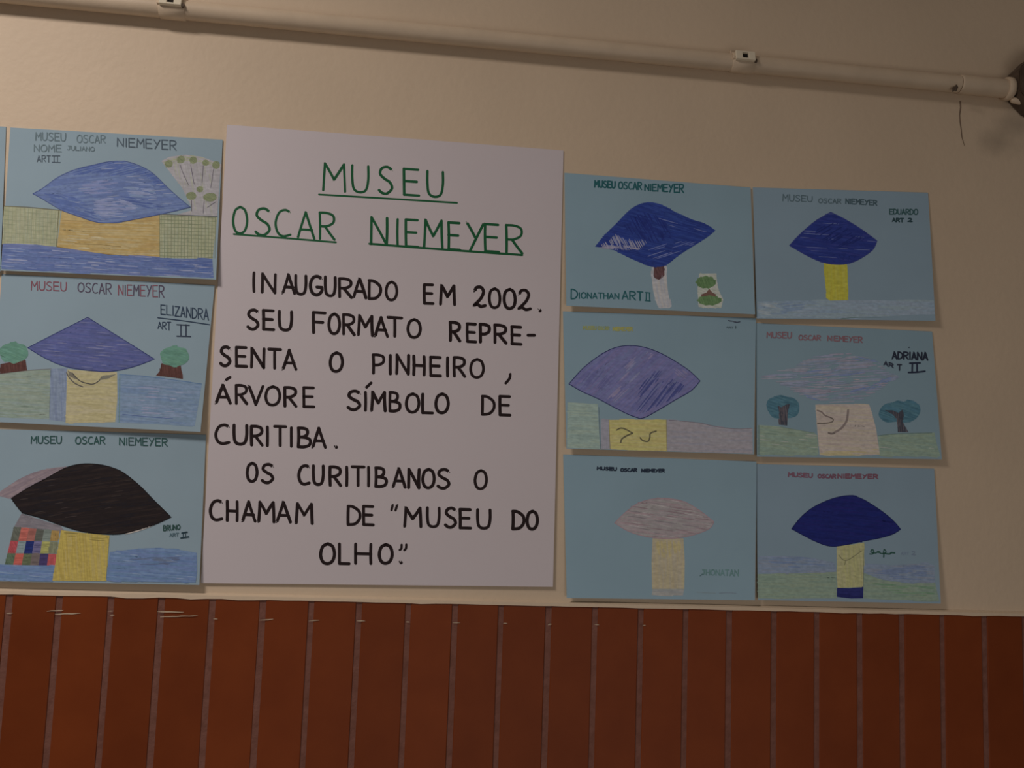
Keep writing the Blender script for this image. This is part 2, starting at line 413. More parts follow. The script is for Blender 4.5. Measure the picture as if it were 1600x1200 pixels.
def ribbon(pts, w0, w1=None, taper=False):
    """stroke of width w (photo px) through pts as quads, with rounded ends"""
    w1 = w1 or w0; N = len(pts); res = []; L = []
    for i, p in enumerate(pts):
        a = pts[max(i-1, 0)]; b = pts[min(i+1, N-1)]; dx, dy = b[0]-a[0], b[1]-a[1]; l = math.hypot(dx, dy) or 1
        t = i/(N-1); w_ = (w0+(w1-w0)*t)/2
        if taper: w_ *= .35+.65*math.sin(math.pi*min(max(t, .02), .98))**.6
        L.append((p[0], p[1], -dy/l*w_, dx/l*w_, dx/l*w_, dy/l*w_))
    for (x, y, nx, ny, *_), (X, Y, NX, NY, *_) in zip(L, L[1:]):
        res.append([(x-nx, y-ny), (X-NX, Y-NY), (X+NX, Y+NY), (x+nx, y+ny)])
    if not taper:
        for (x, y, nx, ny, tx, ty), s_ in ((L[0], -1), (L[-1], 1)):
            fan = [(x+math.cos(a)*nx*-1*s_*-1+math.sin(a)*tx*s_, y+math.cos(a)*ny+math.sin(a)*ty*s_) for a in [math.pi*q/5 for q in range(6)]]
            ar = sum(fan[i][0]*fan[(i+1) % 6][1]-fan[(i+1) % 6][0]*fan[i][1] for i in range(6))
            res.append(fan if ar > 0 else fan[::-1])
    return res
def hatch(poly, rng, ang, spacing, cols, wid=(1, 2), seg=(20, 60), gap=(0, 10), prob=1, wob=1.0):
    """pencil strokes across a polygon: (ribbon pts, colour)"""
    ca, sa = math.cos(ang), math.sin(ang)
    P = [(x*ca+y*sa, -x*sa+y*ca) for x, y in poly]
    y = min(p[1] for p in P)+spacing*.5; ymax = max(p[1] for p in P); out = []
    while y < ymax:
        xsx = []
        for i in range(len(P)):
            (x1, y1), (x2, y2) = P[i], P[(i+1) % len(P)]
            if (y1 <= y) != (y2 <= y): xsx.append(x1+(x2-x1)*(y-y1)/(y2-y1))
        xsx.sort()
        for a, b in zip(xsx[::2], xsx[1::2]):
            x = a+rng.uniform(-gap[1]*.1, gap[1]*.5)
            while x < b-2:
                e = min(b, x+rng.uniform(*seg))
                if rng.random() < prob and e-x > 2:
                    k_ = max(2, int((e-x)/9)+2); off = rng.uniform(-wob, wob)
                    pts = [(x+(e-x)*i/(k_-1), y+off+rng.uniform(-.25, .25)*wob) for i in range(k_)]
                    pts = [(X*ca-Y*sa, X*sa+Y*ca) for X, Y in pts]
                    out.append((pts, rng.uniform(*wid), rng.choice(cols)))
                x = e+rng.uniform(*gap)
        y += spacing*rng.uniform(.8, 1.2)
    return out
def clusters(polys, m=3.0):
    """separate pieces of a drawing: polygons whose boxes come closer than m photo pixels belong together"""
    bx = [(min(p[0] for p in q)-m/2, min(p[1] for p in q)-m/2, max(p[0] for p in q)+m/2, max(p[1] for p in q)+m/2) for q, _, _ in polys]
    par = list(range(len(bx)))
    def f(i):
        while par[i] != i: par[i] = par[par[i]]; i = par[i]
        return i
    C_ = 24; grid = {}
    for i, b in enumerate(bx):
        for gx in range(int(b[0]//C_), int(b[2]//C_)+1):
            for gy in range(int(b[1]//C_), int(b[3]//C_)+1):
                grid.setdefault((gx, gy), []).append(i)
    for cell in grid.values():
        for a_ in range(len(cell)):
            i = cell[a_]; A_ = bx[i]
            for j in cell[a_+1:]:
                B_ = bx[j]
                if A_[0] < B_[2] and B_[0] < A_[2] and A_[1] < B_[3] and B_[1] < A_[3]:
                    x, y = f(i), f(j)
                    if x != y: par[x] = y
    out = {}
    for i, p in enumerate(polys): out.setdefault(f(i), []).append(p)
    res = sorted(out.values(), key=len, reverse=True)
    big = [g_ for g_ in res if len(g_) >= 12] or res[:1]
    for g_ in res:
        if g_ not in big: big[0].extend(g_)
    return big
class Draw:
    """collects one drawn element of a sheet"""
    def __init__(self, sh, seed=1): self.s = sh; self.polys = []; self.r = random.Random(seed); self.h0 = sh.h; self.s.soft = True; self.under = None
    def P(self, pts): return [self.s.px(*p) for p in pts]
    def fill(self, pts, c):
        pp = self.P(pts); c = self.s.col(c); self.under = c
        self.h0 += .000008
        for q in cut(pp): self.polys.append((q, c, self.h0))
        self.last = pp; return self
    def area(self, pts): self.last = self.P(pts); return self
    def hatch(self, cols, ang=0, sp=2, wid=(1, 2), seg=(20, 60), gap=(0, 10), prob=1, wob=1.0, pts=None):
        poly = self.P(pts) if pts else self.last
        cols = [self.s.col(c) for c in cols]
        if self.under is not None and pts is None: cols = [tuple(.6*a_+.4*b_ for a_, b_ in zip(c, self.under)) for c in cols]
        elif self.under is not None: cols = [tuple(.8*a_+.2*b_ for a_, b_ in zip(c, self.under)) for c in cols]
        self.h0 += .000008
        for p, w_, c in hatch(poly, self.r, math.radians(ang), sp, cols, wid, seg, gap, prob, wob):
            h = self.h0+.000001+self.r.random()*.000005
            for q in ribbon(p, w_, taper=True): self.polys.append((q, c, h))
        return self
    def line(self, pts, w_, c, curve=True, close=False, h=.000010, taper=False):
        pp = self.P(pts)
        if close: pp = pp+[pp[0]]
        if curve and len(pp) > 2: pp = smooth(pp, False, 5)
        # split long straight pieces
        q = [pp[0]]
        for a, b in zip(pp, pp[1:]):
            k_ = max(1, int(math.hypot(b[0]-a[0], b[1]-a[1])/9))
            q += [(a[0]+(b[0]-a[0])*i/k_, a[1]+(b[1]-a[1])*i/k_) for i in range(1, k_+1)]
        for r_ in ribbon(q, w_, taper=taper): self.polys.append((r_, self.s.col(c), self.h0+h))
        return self
    def done(self, name, label=None, mat=None):
        for g_ in clusters(self.polys): self.s.emit(name, g_, mat, label)
        self.s.h = self.h0+.000016
# stroke alphabet: 'l' straight strokes, 'c' curves, unit box with y up
G = {
 'A': [('l', [(0, 0), (.48, 1)]), ('l', [(.48, 1), (1, 0)]), ('l', [(.17, .33), (.86, .33)])],
 'B': [('l', [(0, 0), (.02, 1)]), ('c', [(.0, 1), (.45, .99), (.75, .9), (.75, .68), (.45, .54), (.05, .52)]), ('c', [(.05, .52), (.6, .5), (1, .38), (.95, .12), (.5, 0), (0, 0)])],
 'C': [('c', [(.95, .93), (.65, 1), (.25, .88), (.02, .5), (.15, .14), (.5, 0), (1, .07)])],
 'D': [('l', [(0, 0), (.02, 1)]), ('c', [(.0, 1), (.45, .97), (.95, .72), (.98, .35), (.6, .06), (0, 0)])],
 'E': [('l', [(0, 1), (.02, 0)]), ('l', [(0, 1), (.95, 1)]), ('l', [(0, .53), (.85, .53)]), ('l', [(0, 0), (1, 0)])],
 'F': [('l', [(0, 1), (.02, 0)]), ('l', [(0, 1), (1, 1)]), ('l', [(0, .53), (.8, .53)])],
 'G': [('c', [(.95, .9), (.6, 1), (.22, .88), (.02, .5), (.2, .1), (.62, 0), (.98, .2), (1, .42)]), ('l', [(.58, .42), (1, .42)])],
 'H': [('l', [(0, 1), (0, 0)]), ('l', [(1, 1), (1, 0)]), ('l', [(0, .5), (1, .5)])],
 'I': [('l', [(.5, 1), (.5, 0)])],
 'J': [('l', [(.3, 1), (1, 1)]), ('c', [(.75, 1), (.75, .3), (.5, 0), (.1, .12)])],
 'L': [('l', [(0, 1), (0, 0)]), ('l', [(0, 0), (1, 0)])],
 'M': [('l', [(0, 0), (.08, 1)]), ('l', [(.08, 1), (.5, .42)]), ('l', [(.5, .42), (.95, 1)]), ('l', [(.95, 1), (1, 0)])],
 'N': [('l', [(0, 0), (.03, 1)]), ('l', [(.03, 1), (.97, 0)]), ('l', [(.97, 0), (1, 1)])],
 'O': [('c', [(.5, 1), (.15, .85), (0, .45), (.15, .1), (.5, 0), (.85, .14), (1, .5), (.85, .88), (.5, 1)])],
 'P': [('l', [(0, 1), (.02, 0)]), ('c', [(0, 1), (.5, 1), (.95, .9), (.95, .62), (.5, .46), (.03, .45)])],
 'R': [('l', [(0, 1), (.02, 0)]), ('c', [(0, 1), (.5, 1), (.92, .9), (.92, .65), (.5, .5), (.05, .48)]), ('l', [(.35, .49), (1, 0)])],
 'S': [('c', [(.93, .9), (.6, 1), (.2, .93), (.08, .72), (.4, .55), (.8, .42), (.95, .2), (.6, 0), (.25, .0), (0, .1)])],
 'T': [('l', [(0, 1), (1, 1)]), ('l', [(.5, 1), (.5, 0)])],
 'U': [('c', [(0, 1), (.0, .5), (.1, .12), (.45, 0), (.85, .1), (1, .5), (1, 1)])],
 'V': [('l', [(0, 1), (.5, 0)]), ('l', [(.5, 0), (1, 1)])],
 'Y': [('l', [(0, 1), (.5, .48)]), ('l', [(1, 1), (.2, 0)])],
 'Z': [('l', [(0, 1), (1, 1)]), ('l', [(1, 1), (0, 0)]), ('l', [(0, 0), (1, 0)])],
 '2': [('c', [(.05, .8), (.2, .97), (.6, 1), (.85, .78), (.6, .42), (.0, .05)]), ('c', [(0, .05), (.3, .1), (.6, .0), (1, .06)])],
 '0': [('c', [(.5, 1), (.12, .85), (0, .45), (.15, .1), (.5, 0), (.88, .14), (1, .5), (.85, .88), (.5, 1)])],
 '-': [('l', [(0, .5), (1, .5)])], '.': [('l', [(.4, .02), (.5, .0)])],
}
class Text(Draw):
    def __init__(self, sh, seed=1): Draw.__init__(self, sh, seed); self.groups = []; sh.soft = False; self.cur = 'word'
    def new(self, name='word'):
        if self.polys: self.groups.append((self.cur, self.polys)); self.polys = []
        self.cur = name
    def done(self, name, label=None, mat=None):
        self.new()
        for nm_, g_ in self.groups: self.s.emit(nm_, g_, mat, label)
        self.s.h = self.h0+.000016
    def glyph(self, ch, x0, x1, yt, yb, w_, c, slope=0):
        cc = self.s.col(c); J = lambda s_: self.r.uniform(-s_, s_)
        tl = x0+J(.02)*(x1-x0)
        for kind, pts in G[ch]:
            pp = [(x0+px_*(x1-x0), yb+(yt-yb)*py_+slope*(px_-.5)*(x1-x0)) for px_, py_ in pts]
            pp = [self.s.px(*p) for p in pp]
            if kind == 'c': pp = smooth(pp, False, 5)
            else:
                k_ = max(2, int(math.hypot(pp[0][0]-pp[1][0], pp[0][1]-pp[1][1])/9)+1)
                ox, oy = J(.35), J(.35)
                bow = J(.5)
                pp = [(pp[0][0]+(pp[1][0]-pp[0][0])*i/(k_-1)+bow*math.sin(math.pi*i/(k_-1))+ox*0, pp[0][1]+(pp[1][1]-pp[0][1])*i/(k_-1)) for i in range(k_)]
            h = self.h0+.000008+self.r.random()*.000004
            for q in ribbon(pp, w_*self.r.uniform(.92, 1.08)): self.polys.append((q, cc, h))
    def word(self, txt, x0, x1, t0, t1, b0, b1, w_, cols, xr=None):
        """x0..x1 extent, t0/t1 top at start/end, b0/b1 baseline at start/end (zoom units)"""
        self.new()
        if xr is None:
            wt = [.25 if ch == 'I' else (1.15 if ch in 'MO' else 1) for ch in txt]
            gap = .32; tot = sum(wt)+gap*(len(txt)-1); u = (x1-x0)/tot; x = x0; xr = []
            for q in wt: xr.append((x, x+q*u)); x += (q+gap)*u
        for i, ch in enumerate(txt):
            a, b = xr[i]; t = ((a+b)/2-x0)/(x1-x0) if x1 > x0 else 0
            if ch == 'I' and b-a < 12: pass
            jt = self.r.uniform(-.03, .03)*(b0-t0)
            self.glyph(ch, a, b, t0+(t1-t0)*t+jt, b0+(b1-b0)*t+jt*.6, w_, cols[i % len(cols)] if isinstance(cols, list) else cols, (t1-t0)/(x1-x0) if x1 > x0 else 0)
        return self
def numeral(t, y0a, y0b, y1a, y1b, xa, xb, xc, xd, v1, v2, w_, c):
    """roman two with bars: top bar, bottom bar, two uprights"""
    t.new("numeral"); t.line([(xa, y0a), (xb, y0b)], w_, c); t.line([(xc, y1a), (xd, y1b)], w_, c)
    for v in (v1, v2): t.line([(v, y0a), (v, y1a)], w_, c)

# ------------------------------------------------------------------ the big poster (two zooms: upper 310,180 and lower 310,580; scale 2.728)
Z = 2.7276
po = Sheet('poster', 'large lilac white poster lettered by hand in green and black', 'poster', 310, 180, Z, [(122, 40), (1556, 150), (1511, 2010), (10, 1994)], M_poster, None, .0030, 0, .0008, .0006, nu=36, nv=44)
DY = 400*Z
GRN, BLK = (28, 100, 62), (38, 24, 26)
t = Text(po, 11); WG = 4.1
t.word('MUSEU', 530, 1042, 205, 240, 320, 348, WG, GRN, [(532, 625), (656, 724), (770, 828), (876, 940), (976, 1042)])
t.line([(514, 338), (800, 355), (1102, 374)], 3.0, GRN)
t.word('OSCAR', 148, 580, 392, 420, 504, 531, WG, GRN, [(148, 208), (244, 306), (328, 392), (424, 494), (517, 580)])
t.line([(151, 507), (370, 524), (586, 542)], 3.0, GRN)
t.word('NIEMEYER', 735, 1380, 434, 474, 548, 590, WG, GRN, [(736, 804), (843, 855), (884, 936), (962, 1040), (1066, 1114), (1145, 1215), (1222, 1280), (1312, 1380)])
t.line([(729, 548), (1050, 573), (1380, 596)], 3.6, GRN)
t.done('title_lettering', 'thin green felt pen lettering, underlined', M_ink)
t = Text(po, 12); WB = 4.9
def pw(txt, xr, t0, t1, b0, b1, lower=False):
    d = DY if lower else 0
    t.word(txt, xr[0][0], xr[-1][1], t0+d, t1+d, b0+d, b1+d, WB, BLK, xr)
pw('INAUGURADO', [(231, 243), (272, 328), (360, 410), (415, 458), (476, 526), (541, 583), (601, 652), (662, 714), (728, 776), (800, 846)], 672, 710, 751, 788)
pw('EM', [(963, 1000), (1032, 1092)], 723, 727, 802, 807)
pw('2002', [(1176, 1222), (1240, 1285), (1303, 1350), (1366, 1415)], 734, 748, 815, 830)
t.new('full_stop'); t.line([(1453, 831), (1456, 833)], 5.6, BLK, False)
pw('SEU', [(211, 256), (277, 321), (345, 397)], 830, 840, 911, 918)
pw('FORMATO', [(490, 540), (556, 602), (618, 664), (682, 742), (754, 806), (808, 866), (893, 946)], 842, 872, 928, 948)
pw('REPRE', [(1073, 1114), (1146, 1182), (1201, 1240), (1263, 1311), (1336, 1375)], 883, 902, 960, 975)
t.new('hyphen'); t.line([(1405, 938), (1432, 938)], WB, BLK, False)
pw('SENTA', [(95, 136), (162, 205), (226, 280), (300, 350), (361, 416)], 987, 1001, 1066, 1083)
pw('O', [(562, 614)], 1011, 1011, 1091, 1091)
pw('PINHEIRO', [(745, 790), (812, 824), (845, 896), (918, 962), (990, 1032), (1056, 1068), (1090, 1135), (1160, 1215)], 1019, 1040, 1098, 1118)
t.new('comma'); t.line([(1329, 1104), (1326, 1122), (1310, 1142)], 4.4, BLK)
pw('ÁRVORE'.replace('Á', 'A'), [(76, 136), (161, 206), (215, 275), (287, 347), (368, 416), (449, 492)], 60, 71, 135, 152, True)
t.line([(115, 39+DY), (135, 26+DY)], 4.6, BLK)
pw('SIMBOLO', [(638, 690), (706, 718), (738, 796), (816, 858), (886, 940), (956, 998), (1012, 1065)], 86, 100, 163, 180, True)
t.line([(713, 72+DY), (736, 50+DY)], 4.6, BLK)
pw('DE', [(1210, 1260), (1285, 1328)], 105, 109, 183, 188, True)
pw('CURITIBA', [(73, 130), (152, 206), (226, 272), (288, 300), (325, 372), (390, 402), (426, 476), (488, 541)], 229, 244, 308, 325, True)
t.new('full_stop'); t.line([(585, 323+DY), (588, 324+DY)], 5.4, BLK, False)
pw('OS', [(208, 250), (272, 319)], 393, 396, 470, 474, True)
pw('CURITIBANOS', [(427, 472), (490, 532), (561, 606), (626, 638), (655, 706), (719, 731), (756, 800), (830, 881), (896, 941), (956, 1005), (1021, 1070)], 402, 421, 481, 500, True)
pw('O', [(1179, 1228)], 423, 423, 501, 501, True)
pw('CHAMAM', [(50, 100), (123, 165), (189, 242), (257, 322), (335, 392), (417, 485)], 549, 566, 632, 648, True)
pw('DE', [(638, 688), (704, 745)], 575, 579, 654, 656, True)
pw('MUSEU', [(879, 948), (976, 1026), (1053, 1098), (1115, 1160), (1190, 1243)], 580, 591, 660, 670, True)
t.line([(828, 570+DY), (823, 592+DY)], 3.9, BLK); t.line([(847, 571+DY), (840, 593+DY)], 3.9, BLK)
pw('DO', [(1340, 1387), (1401, 1445)], 595, 598, 671, 674, True)
pw('OLHO', [(521, 580), (601, 642), (670, 735), (771, 826)], 733, 740, 819, 819, True)
t.line([(866, 740+DY), (865, 755+DY), (858, 762+DY)], 3.8, BLK); t.line([(886, 739+DY), (885, 754+DY), (878, 763+DY)], 3.8, BLK)
t.line([(861, 815+DY), (864, 816+DY)], 5.4, BLK, False)
t.done('lettering', 'thick black felt pen lettering in capitals', M_ink)

GRP = None
S1, S2 = 4.4444, 5.0
def title(sh, words, w_, seed=2, name='title_lettering', label=None):
    t = Text(sh, seed)
    for wd in words: t.word(wd[0], wd[1], wd[2], wd[3], wd[4], wd[5], wd[6], wd[8] if len(wd) > 8 else w_, wd[7])
    return t
# ---------------------------------------------------------------- left column, top: pale blue eye over orange base
a = Sheet('drawing', 'blue drawing with orange base, green grids and fan of pines, top left', 'drawing', 0, 180, S1, [(72, 85), (1546, 170), (1500, 1141), (6, 1078)], blue('pale_blue_card_1', ABL), (124, 135, 142), .0085, .002)
d = Draw(a, 1)
GR, OR = (168, 162, 126), (190, 156, 96)
lg = [(28, 632), (420, 661), (395, 912), (14, 896)]; rg = [(1108, 688), (1510, 706), (1476, 996), (1108, 990)]
for q in (lg, rg):
    d.fill(q, GR).hatch([(178, 170, 138), (160, 158, 118), (164, 166, 134)], 88, 1.6, (1, 2), (10, 40), (0, 6))
for i in range(17):
    x = 1120+i*23.5; d.line([(x, 694+i*.8), (x-3, 992)], .8, (124, 130, 92), False)
for i in range(12):
    y = 706+i*25; d.line([(1110, y-4), (1300, y), (1494-i*1.5, y+8)], .8, (124, 130, 92))
for i in range(14):
    d.line([(36+i*27, 636+i*2), (26+i*27, 896)], .6, (146, 148, 108), False)
for i in range(8): d.line([(24, 665+i*30), (400, 690+i*29)], .6, (146, 148, 108), False)
d.line([(28, 632), (200, 640), (420, 661)], 1.3, (104, 96, 70)); d.line([(1108, 688), (1510, 706)], 1.2, (96, 90, 80)); d.line([(1108, 688), (1108, 990)], 1.2, (120, 124, 80)); d.line([(408, 664), (392, 912)], 1.0, (110, 100, 60))
d.done('drawn_gardens', 'green pencil grids')
d = Draw(a, 2)
d.fill([(430, 655), (700, 700), (1080, 680), (1108, 690), (1108, 988), (960, 982), (700, 962), (540, 938), (395, 914)], OR)
d.hatch([(198, 166, 106), (182, 146, 82), (196, 172, 124), (178, 140, 84)], 2, 1.6, (1.2, 2.6), (15, 60), (0, 8))
d.hatch([(200, 180, 140), (192, 170, 128)], 5, 3, (1.5, 3), (15, 40), (5, 30), .6, pts=[(430, 820), (780, 830), (800, 940), (520, 920), (410, 900)])
d.line([(520, 892), (700, 900), (840, 915)], 1.0, (140, 110, 60)); d.line([(395, 914), (540, 938), (700, 962), (960, 982), (1108, 988)], 1.1, (128, 100, 56))
d.done('drawn_base', 'orange pencil base')
d = Draw(a, 3)
d.fill([(18, 893), (250, 898), (480, 928), (760, 970), (1000, 984), (1250, 998), (1474, 996), (1484, 1128), (1000, 1110), (500, 1090), (10, 1068)], (84, 104, 172))
d.hatch([(70, 92, 170), (98, 120, 184), (110, 118, 178), (88, 112, 178)], 3, 1.5, (1, 2.6), (14, 60), (0, 10))
d.hatch([(160, 158, 190), (150, 158, 196), (176, 172, 196)], 4, 3.4, (.8, 2), (8, 34), (8, 60), .5)
d.hatch([(62, 92, 176), (56, 84, 168)], -3, 2.2, (1.2, 2.4), (12, 34), (4, 20), .8, pts=[(1150, 1010), (1470, 1015), (1470, 1090), (1180, 1080)])
d.done('drawn_water', 'blue pencil band')
d = Draw(a, 4)
FAN = (172, 160, 162)
d.fill([(1120, 318), (1180, 288), (1290, 274), (1400, 288), (1534, 340), (1508, 700), (1230, 690), (1330, 660), (1322, 620), (1262, 500)], FAN)
d.hatch([(182, 170, 170), (164, 156, 152), (170, 166, 140)], 80, 2.4, (1.2, 2.6), (10, 34), (0, 12), .7)
d.hatch([(168, 166, 128), (164, 164, 120)], 10, 1.8, (1.2, 2.4), (6, 24), (0, 4), .8, pts=[(1130, 318), (1290, 278), (1400, 292), (1530, 342), (1525, 372), (1390, 322), (1260, 312), (1150, 350)])
for x, y, rx, ry in ((1172, 338, 28, 26), (1256, 308, 27, 27), (1342, 312, 27, 26), (1428, 330, 24, 22), (1500, 346, 27, 28), (1388, 514, 23, 22), (1328, 560, 36, 28), (1458, 570, 48, 30)):
    c = [(x+rx*math.cos(k_*.52), y+ry*math.sin(k_*.52)) for k_ in range(12)]
    d.fill(c, (138, 142, 96)); d.hatch([(118, 128, 78), (146, 146, 96), (104, 116, 72)], 40, 1.2, (.8, 1.6), (3, 9), (0, 3))
for p in ([(1250, 345), (1275, 410), (1308, 482)], [(1325, 350), (1348, 478)], [(1411, 350), (1403, 470)], [(1484, 372), (1464, 502)], [(1330, 592), (1331, 665)], [(1417, 600), (1411, 680)], [(1440, 640), (1500, 600)]):
    d.line(p, .9, (104, 94, 104))
d.done('drawn_pines', 'fan of small green pine crowns')
d = Draw(a, 5)
eye = eyecurve([(228, 545), (300, 505), (400, 432), (520, 378), (650, 345), (760, 322), (880, 322), (1000, 365), (1080, 420), (1170, 508), (1250, 580), (1322, 638), (1200, 668), (1080, 695), (950, 720), (830, 742), (720, 748), (640, 735), (540, 700), (440, 665), (350, 615), (280, 572)], [0, 11])
d.fill(eye, (92, 112, 176))
d.hatch([(84, 106, 176), (104, 124, 184), (112, 134, 188), (90, 112, 184)], -6, 1.6, (1.2, 3), (20, 80), (0, 10))
d.hatch([(66, 92, 176), (60, 86, 172)], -14, 1.8, (1.4, 3), (20, 60), (0, 14), .9, pts=[(520, 385), (650, 348), (760, 325), (880, 325), (1000, 368), (1090, 430), (1170, 515), (1100, 505), (960, 400), (820, 420), (640, 400), (500, 420)])
d.hatch([(66, 90, 172), (72, 98, 178)], 14, 1.9, (1.4, 3), (20, 60), (0, 14), .9, pts=[(310, 540), (520, 570), (620, 640), (700, 730), (600, 715), (440, 660), (340, 600)])
d.hatch([(134, 146, 196), (140, 146, 190), (126, 146, 192)], 4, 2, (1.8, 3.6), (14, 44), (2, 14), .85, pts=[(850, 460), (980, 430), (1060, 480), (1090, 570), (960, 590), (860, 540)])
d.hatch([(136, 140, 192), (146, 150, 194)], 0, 2.1, (1.8, 3.6), (14, 44), (2, 14), .85, pts=[(640, 590), (760, 570), (880, 590), (960, 640), (840, 690), (700, 730), (650, 670)])
d.hatch([(128, 132, 188), (118, 132, 190)], -4, 2.1, (1.8, 3.4), (14, 44), (2, 14), .85, pts=[(560, 480), (700, 450), (820, 470), (780, 530), (620, 550), (540, 520)])
d.hatch([(60, 84, 168)], 8, 2.4, (1.4, 2.4), (16, 44), (4, 12), .9, pts=[(820, 560), (1000, 590), (1150, 640), (1080, 660), (860, 600)])
d.hatch([(176, 176, 206)], -3, 7, (.7, 1.4), (8, 34), (20, 90), .5)
d.line(eye[:len(eye)//2+3], 1.1, (64, 82, 150), False); d.line(eye[len(eye)//2:]+[eye[0]], 1.1, (64, 82, 150), False)
d.done('drawn_eye', 'blue pencil eye with lighter streaks')
GY1, GY2 = (84, 100, 106), (62, 74, 86)
t = title(a, [('MUSEU', 247, 455, 118, 126, 172, 180, GY1), ('OSCAR', 535, 730, 136, 142, 188, 192, GY1), ('NIEMEYER', 815, 1222, 158, 178, 214, 242, GY2, 1.7),
              ('NOME', 237, 425, 205, 208, 250, 254, GY1), ('JULIANO', 466, 655, 212, 222, 240, 250, GY1, 1.2), ('ART', 258, 350, 280, 280, 322, 324, GY2, 1.3)], 1.5)
numeral(t, 282, 282, 326, 328, 362, 415, 362, 418, 375, 398, 1.3, GY2)
t.done('lettering', 'thin grey pencil lettering', M_ink)

# ---------------------------------------------------------------- left column, middle
a = Sheet('drawing', 'blue drawing with blue roof, yellow door and two round green trees, middle left', 'drawing', 0, 420, S1, [(12, 36), (1491, 115), (1392, 1133), (-58, 1062)], blue('pale_blue_card_2', ABL), (122, 136, 143), .0085, .003)
d = Draw(a, 11)
d.fill([(-22, 732), (190, 706), (355, 696), (342, 1045), (-48, 1030)], (140, 158, 140)).hatch([(152, 164, 146), (128, 150, 128), (146, 156, 128), (140, 160, 156)], 3, 1.8, (1.4, 3), (12, 50), (0, 12))
d.line([(-22, 732), (190, 706), (355, 696)], 1.0, (110, 104, 100))
d.line([(352, 705), (344, 1030)], 1.0, (96, 116, 130))
d.done('drawn_lawn', 'pale green pencil lawn')
d = Draw(a, 12)
d.fill([(355, 696), (468, 688), (455, 1062), (343, 1048)], (120, 138, 170)).hatch([(112, 128, 168), (132, 150, 176)], 88, 2, (1.4, 2.6), (14, 50), (0, 12))
d.fill([(822, 728), (1050, 748), (1402, 798), (1352, 1092), (1100, 1080), (815, 1068)], (112, 142, 178))
d.hatch([(98, 130, 180), (122, 150, 186), (110, 140, 170), (132, 150, 186)], 4, 1.8, (1.4, 3), (20, 70), (0, 14))
d.hatch([(152, 152, 190), (160, 164, 196)], 3, 5, (1, 2.2), (10, 34), (6, 40), .6, pts=[(940, 790), (1280, 820), (1240, 1040), (980, 1030)])
d.line([(830, 735), (1050, 752), (1400, 800)], 1.2, (78, 120, 170)); d.line([(850, 1010), (1000, 1025), (1200, 1040)], 1.2, (78, 106, 168)); d.line([(832, 735), (828, 1066)], 1.5, (104, 140, 140))
d.done('drawn_walls', 'blue pencil walls')
d = Draw(a, 13)
d.fill([(468, 698), (640, 712), (812, 716), (815, 900), (800, 1064), (455, 1072), (462, 850)], (186, 172, 124)).hatch([(194, 180, 130), (178, 164, 112), (190, 176, 140)], 3, 1.8, (1.4, 3), (14, 60), (0, 10))
d.line([(462, 720), (480, 755), (520, 795), (575, 820)], 2.0, (104, 98, 88)); d.line([(500, 722), (550, 775), (600, 795), (650, 800), (690, 775), (705, 752)], 1.7, (84, 80, 74))
d.fill([(470, 705), (505, 725), (540, 762), (520, 765), (480, 745)], (124, 116, 98)); d.fill([(690, 775), (712, 742), (808, 732), (760, 760)], (124, 120, 104))
d.done('drawn_door', 'yellow door with a grey squiggle')
d = Draw(a, 14)
for cx_, cy_, pl in ((95, 582, [(2, 662), (60, 650), (178, 632), (188, 706), (0, 728)]), (1212, 608, [(1122, 655), (1255, 672), (1270, 765), (1180, 752), (1082, 742), (1108, 712)])):
    d.fill(pl, (92, 54, 48)).hatch([(80, 44, 38), (108, 66, 58)], 84, 1.6, (1, 2), (8, 20), (0, 6))
    c = [(cx_+(100+7*math.sin(k_*2.3))*math.cos(k_*.3927), cy_+(72+5*math.cos(k_*3.1))*math.sin(k_*.3927)) for k_ in range(16)]
    d.fill(smooth(c, True, 3), (92, 152, 124)).hatch([(84, 142, 120), (104, 166, 132), (98, 156, 136)], 20, 1.6, (1.2, 2.6), (8, 30), (0, 6))
d.done('drawn_trees', 'round green crowns on brown trunks')
d = Draw(a, 15)
eye = eyecurve([(193, 548), (400, 442), (608, 337), (830, 475), (950, 550), (1072, 627), (960, 670), (850, 700), (740, 714), (620, 706), (480, 685), (380, 652), (280, 602)], [0, 2, 5], 4)
d.fill(eye, (78, 88, 162))
d.hatch([(70, 82, 162), (88, 98, 172), (80, 88, 150), (92, 94, 170)], 5, 1.6, (1.2, 2.8), (16, 60), (0, 10))
d.hatch([(146, 142, 180), (120, 120, 168)], 4, 5, (.7, 1.7), (8, 34), (10, 60), .6)
d.line(eye+[eye[0]], 1.1, (60, 66, 130), False)
d.done('drawn_roof', 'blue pencil pointed roof')
RD, RK = (122, 62, 74), (72, 58, 78)
t = title(a, [('MUSEU', 217, 460, 85, 96, 146, 154, RD), ('OSCAR', 542, 772, 96, 104, 156, 178, RK), ('NIEMEYER', 822, 1138, 112, 118, 180, 198, [RD, RK]),
              ('ELIZANDRA', 1117, 1447, 250, 282, 314, 356, (34, 52, 74), 1.7), ('ART', 1097, 1185, 372, 370, 412, 428, (34, 52, 74), 1.6)], 1.7)
t.new('underline'); t.line([(1096, 340), (1280, 362), (1455, 388)], 1.7, (34, 52, 74)); numeral(t, 388, 392, 468, 471, 1228, 1314, 1228, 1324, 1256, 1292, 1.9, (34, 44, 66))
t.done('lettering', 'red and dark blue pencil lettering', M_ink)

